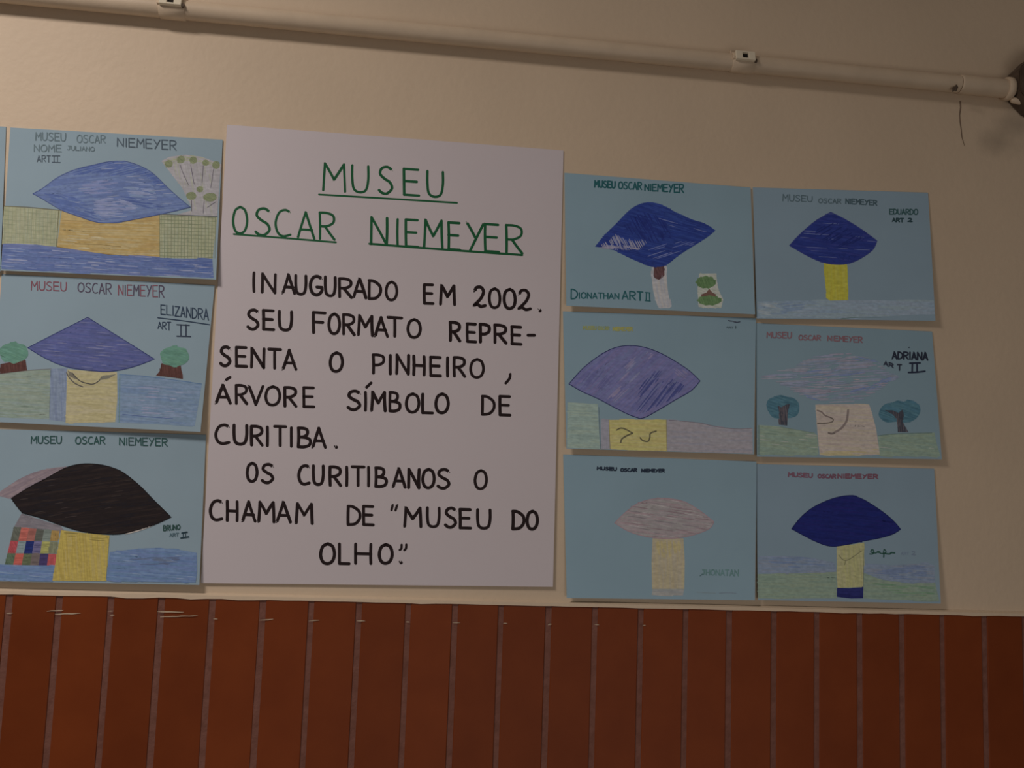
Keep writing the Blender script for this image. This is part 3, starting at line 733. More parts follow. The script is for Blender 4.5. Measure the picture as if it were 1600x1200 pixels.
# ---------------------------------------------------------------- left column, bottom
a = Sheet('drawing', 'blue drawing with big black eye on yellow base, bottom left beside the poster', 'drawing', 0, 660, S1, [(-62, 45), (1431, 86), (1384, 1129), (-96, 1102)], blue('pale_blue_card_3', ABL), (108, 122, 132), .0085, .002)
d = Draw(a, 21)  # grey mauve shapes drawn in pencil beside the eye
d.fill(smooth([(-22, 502), (60, 440), (150, 385), (250, 343), (360, 317), (455, 309), (470, 325), (330, 400), (180, 480), (80, 528), (30, 520)], True, 4), (128, 112, 122)).hatch([(118, 104, 116), (140, 122, 128)], -25, 1.8, (1.2, 2.6), (14, 40), (0, 8))
d.fill([(150, 632), (280, 676), (420, 718), (445, 748), (420, 768), (380, 772), (240, 748), (100, 722)], (116, 108, 120)).hatch([(106, 102, 116), (124, 116, 124)], 8, 1.8, (1.2, 2.6), (14, 40), (0, 8))
d.done('drawn_grey_shapes', 'grey mauve pencil shapes beside the eye')
d = Draw(a, 22)
rows = [(724, 822, [(88, 92, 82), (172, 92, 84), (150, 88, 80), (84, 88, 80), (110, 124, 118), (150, 122, 72)]), (822, 908, [(160, 68, 76), (112, 132, 140), (40, 52, 128), (96, 88, 142), (150, 148, 82), (118, 122, 92)]), (908, 992, [(78, 100, 76), (172, 84, 76), (90, 100, 68), (100, 88, 88), (90, 68, 118), (168, 76, 80)])]
for y0, y1, cs in rows:
    for i, c in enumerate(cs):
        xa = lambda x, y: x*1.0+(1-x/6)*(-(y-724)*.27)*1.0+90*(1-x/6)+405*(x/6)-x
        X = lambda k_, y: (96-(y-724)*.24)*(1-k_/6)+(412-(y-724)*.10)*(k_/6)
        sl = lambda k_: k_*5 if y0 < 730 else k_*1
        q = [(X(i, y0), y0+sl(i)), (X(i+1, y0), y0+sl(i+1)), (X(i+1, y1), y1+1), (X(i, y1), y1+1)]
        d.fill(q, c).hatch([tuple(min(255, int(v*f_)) for v in c) for f_ in (.85, 1.1)], random.Random(i).choice([0, 60, 90]), 1.7, (1, 2.4), (6, 18), (0, 5))
d.done('drawn_mosaic', 'patchwork of coloured pencil squares')
d = Draw(a, 23)
for q in ([(-80, 984), (200, 992), (385, 994), (366, 1106), (-88, 1096)], [(762, 900), (900, 884), (1010, 874), (1100, 871), (1240, 884), (1366, 906), (1368, 1040), (1358, 1112), (1100, 1108), (736, 1100)]):
    d.fill(q, (84, 116, 172)).hatch([(70, 106, 172), (96, 130, 182), (88, 112, 178), (78, 118, 166)], 4, 1.7, (1.2, 3), (14, 60), (0, 10))
    d.hatch([(134, 154, 190), (124, 150, 182)], 6, 6, (.8, 2), (8, 30), (10, 60), .5)
d.hatch([(74, 84, 120), (84, 96, 126), (66, 92, 140)], 0, 1.8, (1.2, 3), (10, 34), (0, 14), .7, pts=[(900, 950), (1050, 930), (1240, 925), (1250, 965), (1150, 990), (960, 985)])
d.done('drawn_water', 'blue pencil water')
d = Draw(a, 24)
d.fill([(424, 748), (600, 770), (760, 785), (735, 1102), (550, 1102), (364, 1100), (398, 900)], (168, 148, 78)).hatch([(176, 158, 80), (158, 138, 68), (172, 154, 92)], 86, 1.7, (1.4, 3), (20, 60), (0, 8))
d.hatch([(120, 106, 58), (138, 124, 62)], 4, 1.9, (1.2, 2.4), (12, 40), (4, 16), .5, pts=[(440, 752), (600, 772), (755, 786), (745, 830), (440, 790)])
d.done('drawn_base', 'yellow pencil base')
d = Draw(a, 25)
eye = eyecurve([(80, 528), (200, 452), (320, 390), (450, 318), (560, 290), (680, 292), (780, 315), (860, 352), (970, 440), (1070, 542), (1188, 658), (1060, 715), (960, 745), (830, 775), (680, 772), (560, 755), (420, 712), (280, 662), (155, 628), (112, 575)], [0, 10, 18], 4)
d.fill(eye, (30, 22, 24))
d.hatch([(38, 28, 28), (24, 18, 24), (46, 34, 32), (30, 26, 36)], -8, 1.9, (1.2, 3), (20, 60), (0, 14), .8)
d.hatch([(62, 54, 50), (72, 60, 58)], -8, 8, (.6, 1.2), (6, 20), (20, 80), .4)
d.line(eye+[eye[0]], 1.4, (12, 8, 12), False)
d.line([(868, 776), (960, 752), (1062, 716)], 1.8, (176, 166, 162), taper=True)
d.done('drawn_eye', 'black pencil eye')
DG = (28, 66, 64)
t = title(a, [('MUSEU', 216, 426, 97, 97, 145, 146, DG), ('OSCAR', 525, 727, 100, 100, 148, 150, DG), ('NIEMEYER', 830, 1160, 106, 112, 156, 164, DG),
              ('BRUNO', 1135, 1250, 716, 712, 752, 742, (28, 60, 56), 1.6), ('ART', 1178, 1240, 772, 768, 794, 790, (60, 84, 96), 1.2)], 1.7)
numeral(t, 770, 762, 802, 795, 1262, 1300, 1256, 1312, 1272, 1288, 1.2, (24, 50, 62))
t.line([(1263, 768), (1299, 762)], 2.2, (22, 46, 58)); t.line([(1256, 803), (1310, 795)], 2.2, (22, 46, 58))
t.done('lettering', 'dark green felt pen lettering', M_ink)

# ---------------------------------------------------------------- sheet cut off by the left edge of the photo
a = Sheet('drawing', 'plain strip of a pale blue sheet cut off by the upper left photo edge', 'drawing', 0, 0, 1, [(-300, 178), (9.5, 198), (0.5, 424), (-318, 408)], blue('grey_blue_card', ABL), None, .006)

# ---------------------------------------------------------------- right group, top left
a = Sheet('drawing', 'blue drawing with dark blue tilted eye on thin white stem, top row against the poster', 'drawing', 870, 260, S2, [(60, 50), (1514, 165), (1549, 1156), (74, 1088)], blue('sky_blue_card_4', ABLUE), (86, 102, 109), .0085, .003)
d = Draw(a, 31)
d.fill(smooth([(748, 770), (852, 770), (858, 850), (866, 950), (878, 1030), (890, 1100), (840, 1106), (795, 1102), (765, 1020), (748, 930)], True, 3), (138, 138, 146)).hatch([(146, 146, 152), (128, 132, 142)], 80, 2, (1.4, 3), (12, 50), (0, 10))
d.fill([(760, 775), (838, 775), (842, 850), (822, 872), (797, 886), (770, 876), (756, 855)], (74, 48, 50)).hatch([(60, 36, 40), (88, 60, 60)], 70, 1.5, (1, 2), (5, 16), (0, 4))
d.done('drawn_stem', 'white stem with brown top')
d = Draw(a, 32)
d.fill([(1112, 838), (1246, 836), (1252, 900), (1262, 960), (1300, 1040), (1286, 1104), (1180, 1106), (1108, 1098), (1100, 960)], (140, 148, 132)).hatch([(148, 152, 140), (130, 140, 120)], 20, 2, (1.4, 3), (8, 30), (0, 8))
for cx_, cy_, rx, ry in ((1165, 905, 78, 48), (1192, 1046, 94, 40)):
    c = [(cx_+(rx+rx*.09*math.sin(k_*2.7))*math.cos(k_*.3142), cy_+(ry+ry*.12*math.cos(k_*3.3))*math.sin(k_*.3142)) for k_ in range(20)]
    d.fill(c, (74, 108, 60)).hatch([(60, 96, 50), (88, 124, 70), (70, 104, 54)], 70, 1.4, (1, 2.2), (5, 18), (0, 4))
d.fill([(1190, 955), (1215, 985), (1245, 1000), (1240, 1018), (1195, 1006), (1130, 1018), (1128, 1000), (1170, 985)], (92, 66, 56))
d.done('drawn_tree', 'small green tree on pale ground')
d = Draw(a, 33)
eye = eyecurve([(298, 627), (370, 540), (470, 440), (560, 348), (640, 297), (730, 280), (830, 305), (930, 358), (1060, 415), (1160, 448), (1240, 500), (1180, 550), (1080, 615), (960, 690), (860, 768), (790, 785), (700, 768), (600, 730), (500, 682), (420, 645)], [0, 10], 4)
d.fill(eye, (46, 62, 132))
d.hatch([(34, 48, 122), (42, 60, 136), (56, 74, 146), (38, 50, 118)], 14, 1.6, (1.3, 3), (16, 50), (0, 10))
d.hatch([(30, 38, 108), (36, 46, 116)], 60, 1.9, (1.3, 2.8), (12, 40), (0, 14), .8, pts=[(560, 400), (720, 350), (900, 430), (900, 560), (760, 600), (620, 560), (520, 470)])
d.hatch([(122, 122, 150), (112, 116, 150), (134, 130, 148)], 62, 1.7, (1, 2.2), (8, 24), (0, 6), .85, pts=[(325, 625), (420, 560), (460, 520), (520, 565), (600, 575), (680, 570), (700, 600), (650, 650), (470, 655)])
d.hatch([(128, 126, 142), (134, 128, 142)], 3, 1.8, (1.2, 2.4), (14, 40), (0, 10), .8, pts=[(320, 632), (430, 600), (640, 625), (640, 655), (450, 658)])
d.hatch([(72, 86, 146), (80, 92, 148), (90, 98, 150)], -18, 2.4, (.9, 2), (14, 44), (4, 30), .7, pts=[(700, 640), (900, 580), (1100, 590), (1060, 620), (860, 740), (720, 740)])
d.hatch([(76, 88, 146), (90, 98, 146)], 16, 5, (.8, 1.6), (10, 34), (10, 50), .6, pts=[(700, 380), (900, 400), (1200, 500), (1100, 560), (800, 470)])
d.hatch([(54, 72, 140)], 24, 2, (1.2, 2.4), (14, 40), (0, 10), .9, pts=[(640, 305), (730, 288), (920, 362), (1060, 420), (900, 400), (720, 330)])
d.done('drawn_eye', 'dark blue pencil eye with pale corner')
DT = (14, 62, 66)
t = title(a, [('MUSEU', 296, 455, 110, 120, 160, 168, DT, 2.4), ('OSCAR', 483, 662, 120, 126, 172, 182, DT), ('NIEMEYER', 688, 990, 140, 140, 186, 206, DT, 2.1),
              ('D', 112, 160, 958, 960, 1034, 1034, DT, 2.1), ('IONATHAN', 172, 485, 985, 994, 1030, 1034, DT, 1.7), ('ART', 512, 672, 974, 982, 1036, 1048, DT, 2.0)], 2.0)
t.new('numeral'); t.line([(692, 985), (728, 988)], 1.8, DT); t.line([(690, 1048), (730, 1052)], 1.8, DT); t.line([(700, 985), (698, 1050)], 1.8, DT); t.line([(724, 988), (726, 1052)], 1.8, DT)
t.done('lettering', 'dark teal felt pen lettering', M_ink)

# ---------------------------------------------------------------- right group, top right
a = Sheet('drawing', 'blue drawing with indigo eye on solid yellow column, top row far right', 'drawing', 1160, 280, S2, [(82, 64), (1450, 105), (1508, 1106), (112, 1088)], blue('sky_blue_card_5', AB2), (81, 89, 97), .0085, .001)
d = Draw(a, 41)
d.fill([(116, 958), (500, 948), (1000, 945), (1496, 950), (1502, 1050), (1200, 1066), (900, 1088), (124, 1084)], (100, 108, 126)).hatch([(108, 110, 130), (94, 104, 128), (106, 112, 120)], 1, 1.9, (1.6, 3.4), (20, 80), (0, 20))
d.hatch([(120, 118, 128), (124, 120, 126)], 10, 2.6, (1.6, 3.4), (14, 40), (4, 20), .7, pts=[(120, 970), (270, 970), (340, 1080), (125, 1080)])
d.hatch([(84, 96, 128)], -6, 2.6, (1.6, 3), (20, 60), (4, 20), .8, pts=[(280, 975), (490, 965), (480, 1010), (300, 1050)])
d.line([(770, 1090), (900, 1080), (1080, 1078)], 1.0, (70, 84, 84))
d.done('drawn_ground', 'lavender pencil ground')
d = Draw(a, 42)
d.fill([(636, 655), (815, 660), (824, 800), (826, 945), (682, 948), (660, 930), (645, 800)], (146, 128, 46)).hatch([(152, 134, 44), (138, 120, 42), (150, 134, 56)], 87, 1.7, (1.4, 3), (20, 50), (0, 6))
d.done('drawn_column', 'yellow pencil column')
d = Draw(a, 43)
eye = eyecurve([(368, 518), (450, 430), (560, 335), (640, 285), (690, 258), (800, 312), (930, 392), (1052, 482), (1015, 555), (900, 632), (790, 665), (650, 655), (520, 605)], [0, 4, 7], 4)
d.fill(eye, (42, 46, 112))
d.hatch([(36, 40, 106), (50, 54, 122), (58, 52, 118), (38, 46, 116)], 8, 1.7, (1.4, 3), (20, 60), (0, 10))
d.hatch([(74, 76, 132), (82, 84, 134)], 3, 5, (.8, 1.8), (12, 40), (10, 50), .6)
d.hatch([(26, 32, 92)], -30, 2.4, (1.4, 3), (14, 34), (4, 14), .7, pts=[(560, 400), (700, 320), (840, 400), (960, 470), (760, 540), (600, 480)])
d.line(eye+[eye[0]], 1.2, (60, 56, 112), False)
d.done('drawn_eye', 'indigo pencil eye')
PG, PK = (52, 62, 70), (40, 52, 60)
t = title(a, [('MUSEU', 316, 545, 116, 135, 170, 176, PG), ('OSCAR', 596, 770, 150, 156, 184, 190, PG), ('NIEMEYER', 808, 1050, 152, 168, 190, 204, PK, 1.8),
              ('EDUARDO', 1150, 1370, 235, 235, 272, 276, (28, 50, 52), 1.8), ('ART', 1172, 1258, 306, 306, 332, 334, (22, 38, 44), 2.0), ('2', 1294, 1326, 306, 306, 332, 332, (22, 38, 44), 1.9)], 1.5)
t.done('lettering', 'grey pencil and dark felt pen lettering', M_ink)

# ---------------------------------------------------------------- right group, middle left
a = Sheet('drawing', 'blue drawing with violet blue eye over small yellow box, middle row against the poster', 'drawing', 870, 480, S2, [(48, 32), (1556, 86), (1540, 1149), (76, 1104)], blue('sky_blue_card_6', ABLUE), (88, 106, 113), .0085, .003)
d = Draw(a, 51)
d.fill([(84, 742), (320, 758), (328, 930), (338, 1108), (80, 1100)], (112, 138, 128)).hatch([(120, 144, 130), (104, 130, 120), (124, 144, 124)], 3, 1.9, (1.6, 3.4), (14, 50), (0, 14))
d.line([(329, 782), (334, 940), (342, 1104)], 1.3, (74, 98, 106))
d.done('drawn_lawn', 'pale green pencil lawn')
d = Draw(a, 52)
d.fill([(345, 870), (410, 876), (414, 1110), (345, 1108)], (116, 120, 130)).hatch([(122, 122, 134)], 88, 2, (1.6, 3), (14, 40), (0, 10))
d.fill([(858, 880), (1000, 892), (1100, 902), (1210, 925), (1310, 942), (1420, 950), (1528, 946), (1532, 1144), (1100, 1132), (860, 1124)], (122, 121, 128)).hatch([(128, 124, 128), (114, 118, 132), (126, 126, 130)], 2, 1.9, (1.6, 3.6), (20, 80), (0, 20))
d.line([(880, 882), (1100, 902), (1210, 925), (1310, 942), (1420, 950), (1525, 946)], .9, (92, 84, 96))
d.done('drawn_ground', 'grey lavender pencil ground')
d = Draw(a, 53)
d.fill([(408, 880), (640, 878), (856, 878), (860, 1126), (640, 1118), (420, 1111)], (158, 147, 88)).hatch([(164, 152, 84), (150, 140, 82), (158, 150, 98)], 2, 1.7, (1.4, 3), (20, 60), (0, 8))
MK = (76, 74, 54)
d.line([(464, 962), (500, 945), (540, 955), (592, 984)], 2.0, MK); d.line([(592, 984), (545, 1005), (508, 1030), (500, 1056)], 2.4, MK)
d.line([(650, 1018), (672, 1042), (712, 1048), (726, 1020), (732, 985), (776, 968)], 2.2, MK)
d.line([(408, 880), (416, 1108)], .9, (110, 106, 70)); d.line([(856, 880), (860, 1120)], .9, (110, 106, 80))
d.done('drawn_box', 'yellow box with two dark pencil marks')
d = Draw(a, 54)
eye = eyecurve([(95, 600), (200, 482), (330, 380), (450, 318), (570, 300), (690, 315), (820, 363), (950, 438), (1040, 500), (1120, 576), (1050, 652), (930, 722), (800, 800), (700, 856), (650, 870), (560, 838), (440, 778), (320, 714), (200, 660)], [0, 9, 14], 4)
d.fill(eye, (82, 86, 142))
d.hatch([(76, 80, 140), (90, 92, 146), (84, 96, 142), (94, 88, 138)], -42, 1.8, (1.6, 3.4), (20, 70), (0, 12))
d.hatch([(66, 70, 130), (70, 76, 134)], -52, 2, (1.6, 3.4), (20, 60), (0, 12), .85, pts=[(640, 640), (760, 500), (830, 500), (780, 600), (900, 560), (1020, 620), (860, 740), (660, 850), (560, 790), (640, 720)])
d.hatch([(72, 76, 134)], -50, 2.4, (1.6, 3), (14, 40), (4, 20), .6, pts=[(180, 580), (300, 480), (430, 500), (420, 600), (330, 660), (220, 640)])
d.hatch([(112, 106, 144), (104, 110, 148), (118, 108, 140)], -44, 3, (1.6, 3.4), (14, 44), (6, 30), .6, pts=[(380, 700), (480, 600), (560, 420), (700, 340), (780, 380), (660, 520), (520, 700), (440, 760)])
d.hatch([(108, 102, 140)], 40, 3, (1.4, 3), (12, 34), (6, 20), .6, pts=[(860, 450), (1000, 500), (1060, 580), (960, 540)])
d.line(eye+[eye[0]], 1.2, (44, 46, 92), False)
d.done('drawn_eye', 'violet blue pencil eye with dark outline')
t = title(a, [('MUSEU', 207, 308, 148, 150, 172, 174, (104, 112, 62)), ('OSCAR', 322, 408, 150, 153, 174, 177, (100, 112, 66)), ('NIEMEYER', 440, 590, 156, 158, 182, 184, (114, 116, 52))], 1.7)
t.new('scribble'); t.line([(1340, 104), (1375, 110), (1400, 118), (1430, 114)], 1.7, (44, 54, 68)); t.line([(1350, 110), (1400, 112)], 1.2, (60, 70, 80))
t.word('ART', 1326, 1378, 150, 154, 164, 166, 1.0, (56, 76, 84)); t.new('numeral'); t.line([(1396, 148), (1397, 166)], 1.4, (50, 70, 76)); t.line([(1406, 148), (1406, 164)], 1.0, (60, 80, 86))
t.done('lettering', 'small olive yellow pencil lettering', M_ink)

# ---------------------------------------------------------------- right group, middle right
a = Sheet('drawing', 'blue drawing with faint blue cloud shape and two dark teal trees, middle row far right', 'drawing', 1160, 500, S2, [(104, 24), (1482, 90), (1558, 1088), (114, 1068)], blue('sky_blue_card_7', k(ABLUE, .97)), (80, 96, 105), .0085, .001)
d = Draw(a, 61)
for q in ([(118, 822), (300, 835), (440, 862), (560, 882), (585, 900), (596, 1054), (300, 1056), (118, 1050)], [(1060, 905), (1200, 892), (1500, 880), (1516, 960), (1548, 1068), (1300, 1066), (1070, 1064)]):
    d.fill(q, (98, 120, 106)).hatch([(106, 126, 108), (90, 114, 104), (100, 118, 98), (92, 118, 110)], 5, 1.7, (1.3, 3), (14, 60), (0, 10))
    d.hatch([(140, 150, 128), (150, 156, 134), (70, 98, 84)], 5, 5, (.8, 1.9), (8, 26), (8, 50), .6)
d.line([(1060, 905), (1200, 890), (1480, 882)], 1.2, (70, 94, 88)); d.line([(300, 835), (440, 862), (560, 882)], 1.0, (84, 104, 94))
d.line([(128, 825), (128, 1048)], 2.2, (76, 102, 104))
d.done('drawn_grass', 'green pencil grass with pale streaks')
d = Draw(a, 62)
d.fill([(570, 662), (780, 656), (990, 660), (1010, 720), (1045, 850), (1074, 1052), (850, 1060), (604, 1056), (592, 940), (584, 850)], (138, 128, 121)).hatch([(144, 132, 122), (132, 122, 118), (142, 132, 114), (132, 126, 124)], 3, 1.9, (1.6, 3.4), (20, 70), (0, 12))
d.hatch([(146, 132, 92), (142, 130, 96)], 0, 2.6, (1.4, 2.6), (20, 70), (4, 20), .8, pts=[(600, 1020), (1060, 1010), (1074, 1052), (604, 1056)])
d.line([(584, 706), (620, 720), (645, 745), (688, 762)], 2.3, (92, 82, 80)); d.line([(688, 762), (708, 775), (700, 796), (640, 808), (588, 808)], 2.0, (84, 78, 72))
d.line([(826, 704), (820, 760), (808, 800), (770, 848), (720, 878)], 3.4, (98, 88, 86)); d.line([(720, 882), (700, 888), (674, 882)], 3.0, (84, 76, 74))
d.done('drawn_door', 'beige door with curved grey marks')
d = Draw(a, 63)
for cl, tr in (([(190, 680), (200, 625), (250, 600), (300, 586), (350, 600), (400, 610), (440, 650), (442, 710), (420, 750), (370, 765), (290, 770), (230, 755)], [(275, 668), (305, 682), (340, 660), (372, 655), (355, 720), (350, 824), (285, 818), (290, 730)]),
               ([(1065, 740), (1080, 690), (1120, 655), (1170, 645), (1215, 628), (1255, 640), (1300, 624), (1350, 640), (1388, 680), (1385, 730), (1350, 775), (1290, 800), (1200, 795), (1130, 800), (1085, 775)], [(1110, 704), (1170, 706), (1220, 725), (1250, 700), (1262, 745), (1250, 790), (1270, 830), (1298, 876), (1214, 876), (1212, 830), (1205, 770), (1170, 735)])):
    d.fill(smooth(cl, True, 3), (42, 88, 108)).hatch([(34, 78, 100), (52, 98, 116), (44, 92, 118)], 20, 1.6, (1.3, 2.8), (8, 30), (0, 6))
    d.fill(tr, (72, 68, 76)).hatch([(64, 58, 66), (84, 74, 78)], 84, 1.6, (1.2, 2.2), (8, 24), (0, 4))
d.done('drawn_trees', 'dark teal crowns on grey trunks')
d = Draw(a, 64)
cloud = smooth([(145, 450), (230, 405), (350, 385), (480, 312), (600, 280), (740, 258), (900, 276), (1060, 325), (1140, 400), (1225, 445), (1150, 495), (1040, 560), (950, 615), (800, 640), (600, 636), (450, 590), (330, 525), (230, 480)], True, 4)
d.area([]) if False else None
d.last = d.P(cloud)
d.hatch([(100, 110, 138), (110, 108, 130), (94, 108, 136), (104, 112, 130)], -3, 1.9, (1.4, 3), (16, 60), (0, 16), .85)
d.hatch([(78, 98, 144), (82, 102, 142)], -8, 2.2, (1.2, 2.4), (14, 50), (4, 30), .75, pts=[(420, 400), (700, 380), (1000, 400), (800, 440), (450, 450)])
d.hatch([(78, 98, 146)], -16, 2.2, (1.2, 2.6), (14, 50), (4, 20), .85, pts=[(820, 545), (980, 500), (1180, 440), (1160, 480), (1000, 540), (850, 570)])
d.hatch([(78, 100, 144)], 14, 2.4, (1.2, 2.4), (14, 50), (4, 20), .8, pts=[(440, 580), (560, 600), (620, 640), (500, 615)])
d.hatch([(78, 98, 146)], 14, 2.4, (1.2, 2.4), (14, 50), (4, 20), .8, pts=[(820, 280), (1040, 310), (1060, 335), (860, 300)])
d.hatch([(78, 98, 146)], -24, 2.4, (1.2, 2.4), (14, 50), (4, 20), .8, pts=[(430, 360), (560, 300), (600, 300), (480, 365)])
d.hatch([(128, 122, 138), (134, 128, 138)], 3, 3.6, (1.2, 2.6), (14, 44), (8, 34), .7, pts=[(540, 490), (760, 480), (1000, 430), (700, 560)])
d.done('drawn_cloud', 'faint blue and lavender pencil cloud shape')
RR = (88, 58, 66)
t = title(a, [('MUSEU', 192, 383, 96, 98, 138, 142, RR), ('OSCAR', 442, 610, 118, 122, 154, 158, RR), ('NIEMEYER', 667, 935, 124, 134, 160, 176, RR),
              ('ADRIANA', 1172, 1446, 250, 254, 302, 312, (20, 26, 40), 2.6), ('AR', 1106, 1178, 320, 344, 352, 372, (28, 34, 48), 2.0), ('T', 1212, 1242, 350, 350, 392, 392, (28, 34, 48), 2.2)], 1.8)
t.new('dot'); t.line([(1299, 212), (1301, 214)], 2.2, (20, 26, 40), False)
t.new('numeral'); t.line([(1308, 338), (1388, 336)], 2.8, (20, 26, 44)); t.line([(1298, 410), (1360, 408), (1426, 400)], 2.6, (20, 26, 44)); t.line([(1328, 338), (1326, 408)], 2.6, (20, 26, 44)); t.line([(1364, 338), (1364, 406)], 2.6, (20, 26, 44))
t.done('lettering', 'dark red pencil title and thick black name', M_ink)

# ---------------------------------------------------------------- right group, bottom left
a = Sheet('drawing', 'blue drawing with pale grey pink eye on faint yellow column, bottom row against the poster', 'drawing', 870, 700, S2, [(50, 50), (1560, 106), (1548, 1189), (78, 1172)], blue('sky_blue_card_8', ABLUE), (88, 104, 113), .0085, .003)
d = Draw(a, 71)
d.fill([(748, 706), (990, 706), (1000, 900), (996, 1102), (745, 1102), (740, 900)], (140, 130, 108)).hatch([(146, 136, 104), (136, 128, 110), (142, 130, 100), (140, 132, 116)], 88, 1.8, (1.6, 3.4), (20, 60), (0, 10))
d.hatch([(150, 136, 88), (146, 134, 90)], 84, 2, (1.6, 3.2), (12, 40), (2, 10), .8, pts=[(765, 715), (980, 730), (970, 800), (860, 870), (790, 830)])
d.fill([(748, 1104), (995, 1104), (985, 1152), (742, 1150)], (124, 124, 122)).hatch([(130, 126, 124), (112, 116, 120)], 3, 1.9, (1.4, 3), (14, 50), (0, 8))
d.done('drawn_column', 'faint yellow pencil column')
d = Draw(a, 72)
eye = eyecurve([(452, 585), (540, 500), (640, 430), (760, 397), (880, 397), (1000, 422), (1120, 492), (1228, 577), (1190, 630), (1080, 675), (950, 702), (820, 706), (690, 690), (560, 650)], [0, 7], 4)
d.fill(eye, (122, 114, 118))
d.hatch([(130, 116, 120), (120, 116, 116), (134, 112, 118), (126, 124, 122)], 8, 1.7, (1.4, 3), (16, 60), (0, 10))
d.hatch([(96, 88, 96), (108, 84, 92)], 8, 3.4, (1, 2.2), (14, 44), (6, 40), .55)
d.hatch([(150, 144, 146)], 10, 5, (.8, 1.8), (10, 34), (10, 50), .5)
d.line(eye+[eye[0]], 1.3, (128, 104, 112), False)
d.done('drawn_eye', 'pale grey pink pencil eye')
t = title(a, [('MUSEU', 316, 466, 148, 154, 168, 176, (18, 28, 44)), ('OSCAR', 500, 624, 160, 160, 182, 184, (18, 28, 44)), ('NIEMEYER', 664, 840, 166, 166, 186, 188, (18, 28, 44)),
              ('JHONATAN', 1130, 1418, 952, 952, 990, 1000, (62, 92, 94), 1.7)], 2.0)
t.line([(1118, 1000), (1140, 985)], 1.6, (56, 80, 88)); t.new('pencil_line'); t.line([(1095, 1126), (1160, 1130), (1240, 1134)], 1.3, (84, 100, 108)); t.new('pencil_line'); t.line([(1270, 1134), (1340, 1130), (1400, 1136)], 1.5, (80, 94, 108))
t.done('lettering', 'small black title and faint green name', M_ink)

# ---------------------------------------------------------------- right group, bottom right
a = Sheet('drawing', 'blue drawing with solid navy blue eye on beige column, bottom row far right', 'drawing', 1160, 710, S2, [(104, 74), (1498, 112), (1550, 1166), (122, 1137)], blue('sky_blue_card_9', k(AB2, .96)), (78, 90, 100), .0085, .001)
d = Draw(a, 81)
for q in ([(118, 935), (400, 930), (735, 918), (738, 1126), (122, 1126)], [(945, 925), (1100, 985), (1300, 1010), (1506, 1005), (1538, 1146), (1200, 1138), (945, 1126)]):
    d.fill(q, (92, 106, 96)).hatch([(98, 112, 98), (86, 104, 94), (100, 110, 92)], 1, 1.9, (1.6, 3.4), (20, 70), (0, 14))
d.hatch([(70, 102, 76), (78, 108, 80)], 3, 2.2, (1.6, 3), (14, 50), (4, 20), .7, pts=[(1000, 1010), (1200, 1020), (1500, 1040), (1500, 1100), (1200, 1110), (1100, 1060)])
d.done('drawn_grass', 'grey green pencil grass')
d = Draw(a, 82)
for q in ([(125, 800), (260, 792), (400, 795), (560, 810), (720, 850), (735, 918), (400, 930), (125, 928)], [(945, 850), (1150, 866), (1440, 850), (1500, 866), (1505, 1000), (1300, 1005), (1100, 980), (945, 922)]):
    d.fill(q, (84, 96, 122)).hatch([(88, 98, 128), (94, 96, 116), (80, 94, 124)], 2, 1.9, (1.6, 3.4), (20, 70), (0, 14))
d.hatch([(68, 84, 126), (72, 90, 128)], 3, 2, (1.6, 3), (20, 60), (4, 16), .8, pts=[(200, 800), (520, 805), (680, 870), (400, 880), (200, 850)])
d.hatch([(70, 84, 126)], 3, 2, (1.6, 3), (20, 60), (4, 16), .8, pts=[(1010, 920), (1200, 880), (1440, 860), (1440, 980), (1200, 975)])
d.done('drawn_water', 'blue lavender pencil bands')
d = Draw(a, 83)
d.fill([(738, 712), (850, 706), (952, 688), (950, 860), (944, 1036), (742, 1044), (738, 880)], (126, 120, 84)).hatch([(132, 126, 82), (118, 114, 80), (130, 122, 94)], 86, 1.8, (1.5, 3.2), (20, 60), (0, 10))
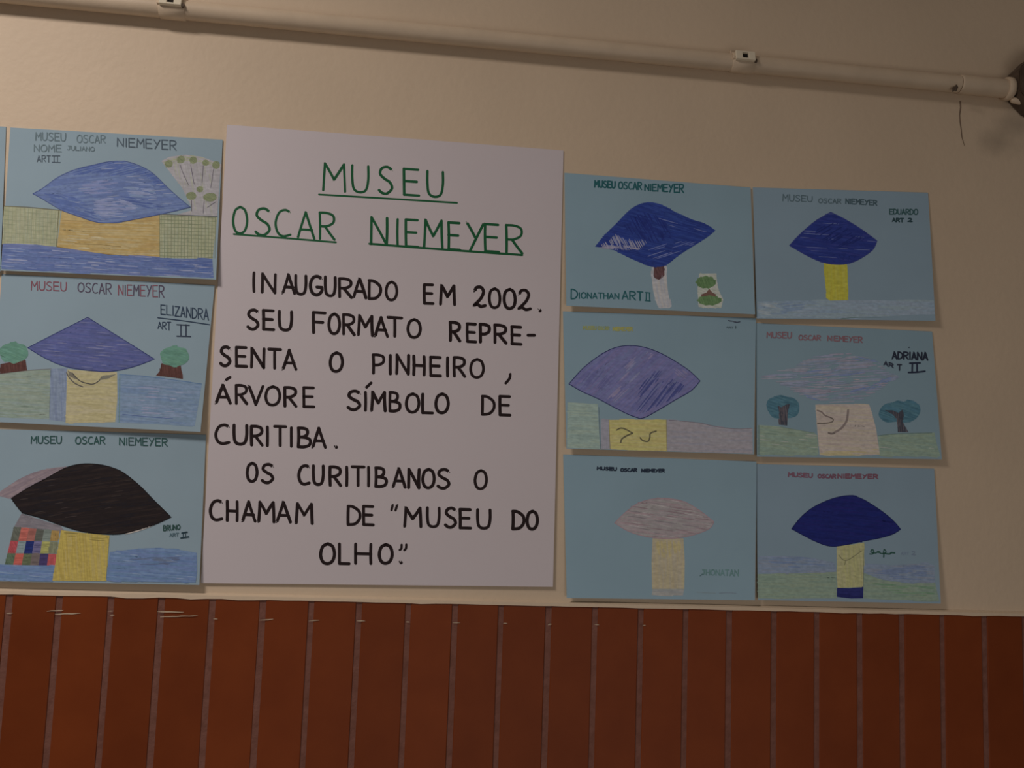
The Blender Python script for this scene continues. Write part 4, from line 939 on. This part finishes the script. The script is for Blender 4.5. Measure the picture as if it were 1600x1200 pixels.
d.line([(752, 785), (790, 826), (830, 822), (880, 790), (930, 755)], 1.3, (88, 84, 62)); d.line([(808, 832), (798, 862)], 1.2, (88, 84, 62))
d.line([(942, 700), (946, 870), (944, 1030)], 1.0, (90, 90, 74))
d.fill([(740, 1042), (840, 1046), (946, 1036), (944, 1124), (850, 1126), (738, 1112)], (32, 32, 88)).hatch([(28, 26, 80), (40, 38, 98)], 3, 1.7, (1.4, 3), (14, 50), (0, 8))
d.done('drawn_column', 'beige column with navy foot')
d = Draw(a, 84)
eye = eyecurve([(385, 582), (460, 488), (560, 410), (700, 347), (830, 322), (930, 345), (1040, 410), (1130, 475), (1190, 530), (1236, 585), (1170, 625), (1060, 656), (930, 680), (800, 708), (700, 718), (620, 700), (520, 655)], [0, 9], 4)
d.fill(eye, (24, 28, 92))
d.hatch([(18, 22, 86), (28, 30, 98), (22, 30, 100), (32, 26, 96)], 6, 1.8, (1.4, 3), (20, 60), (0, 10), .9)
d.line(eye+[eye[0]], 1.2, (16, 22, 74), False)
d.done('drawn_eye', 'solid navy pencil eye')
t = title(a, [('MUSEU', 360, 546, 142, 152, 172, 180, (80, 46, 62)), ('OSCAR', 592, 728, 156, 158, 182, 186, (76, 44, 60)), ('NIEMEYER', 746, 1056, 154, 158, 184, 188, (78, 42, 56)),
              ('ART', 1240, 1300, 764, 764, 784, 784, (68, 78, 98), .9), ('2', 1322, 1352, 758, 758, 786, 786, (66, 74, 94), 1.0)], 2.1)
SG = (20, 50, 44)
t.new('signature'); t.line([(995, 778), (1020, 776), (1026, 752), (1012, 744), (1004, 762), (1040, 770), (1062, 760), (1078, 772), (1100, 776)], 1.8, SG)
t.line([(1058, 762), (1072, 764)], 3.0, SG, False); t.line([(1100, 776), (1108, 742), (1122, 762), (1100, 776)], 1.6, SG); t.line([(1106, 776), (1104, 802)], 2.0, SG); t.line([(1110, 774), (1150, 778), (1162, 768), (1190, 770)], 2.2, SG)
t.done('lettering', 'dark red title and dark green signature', M_ink)
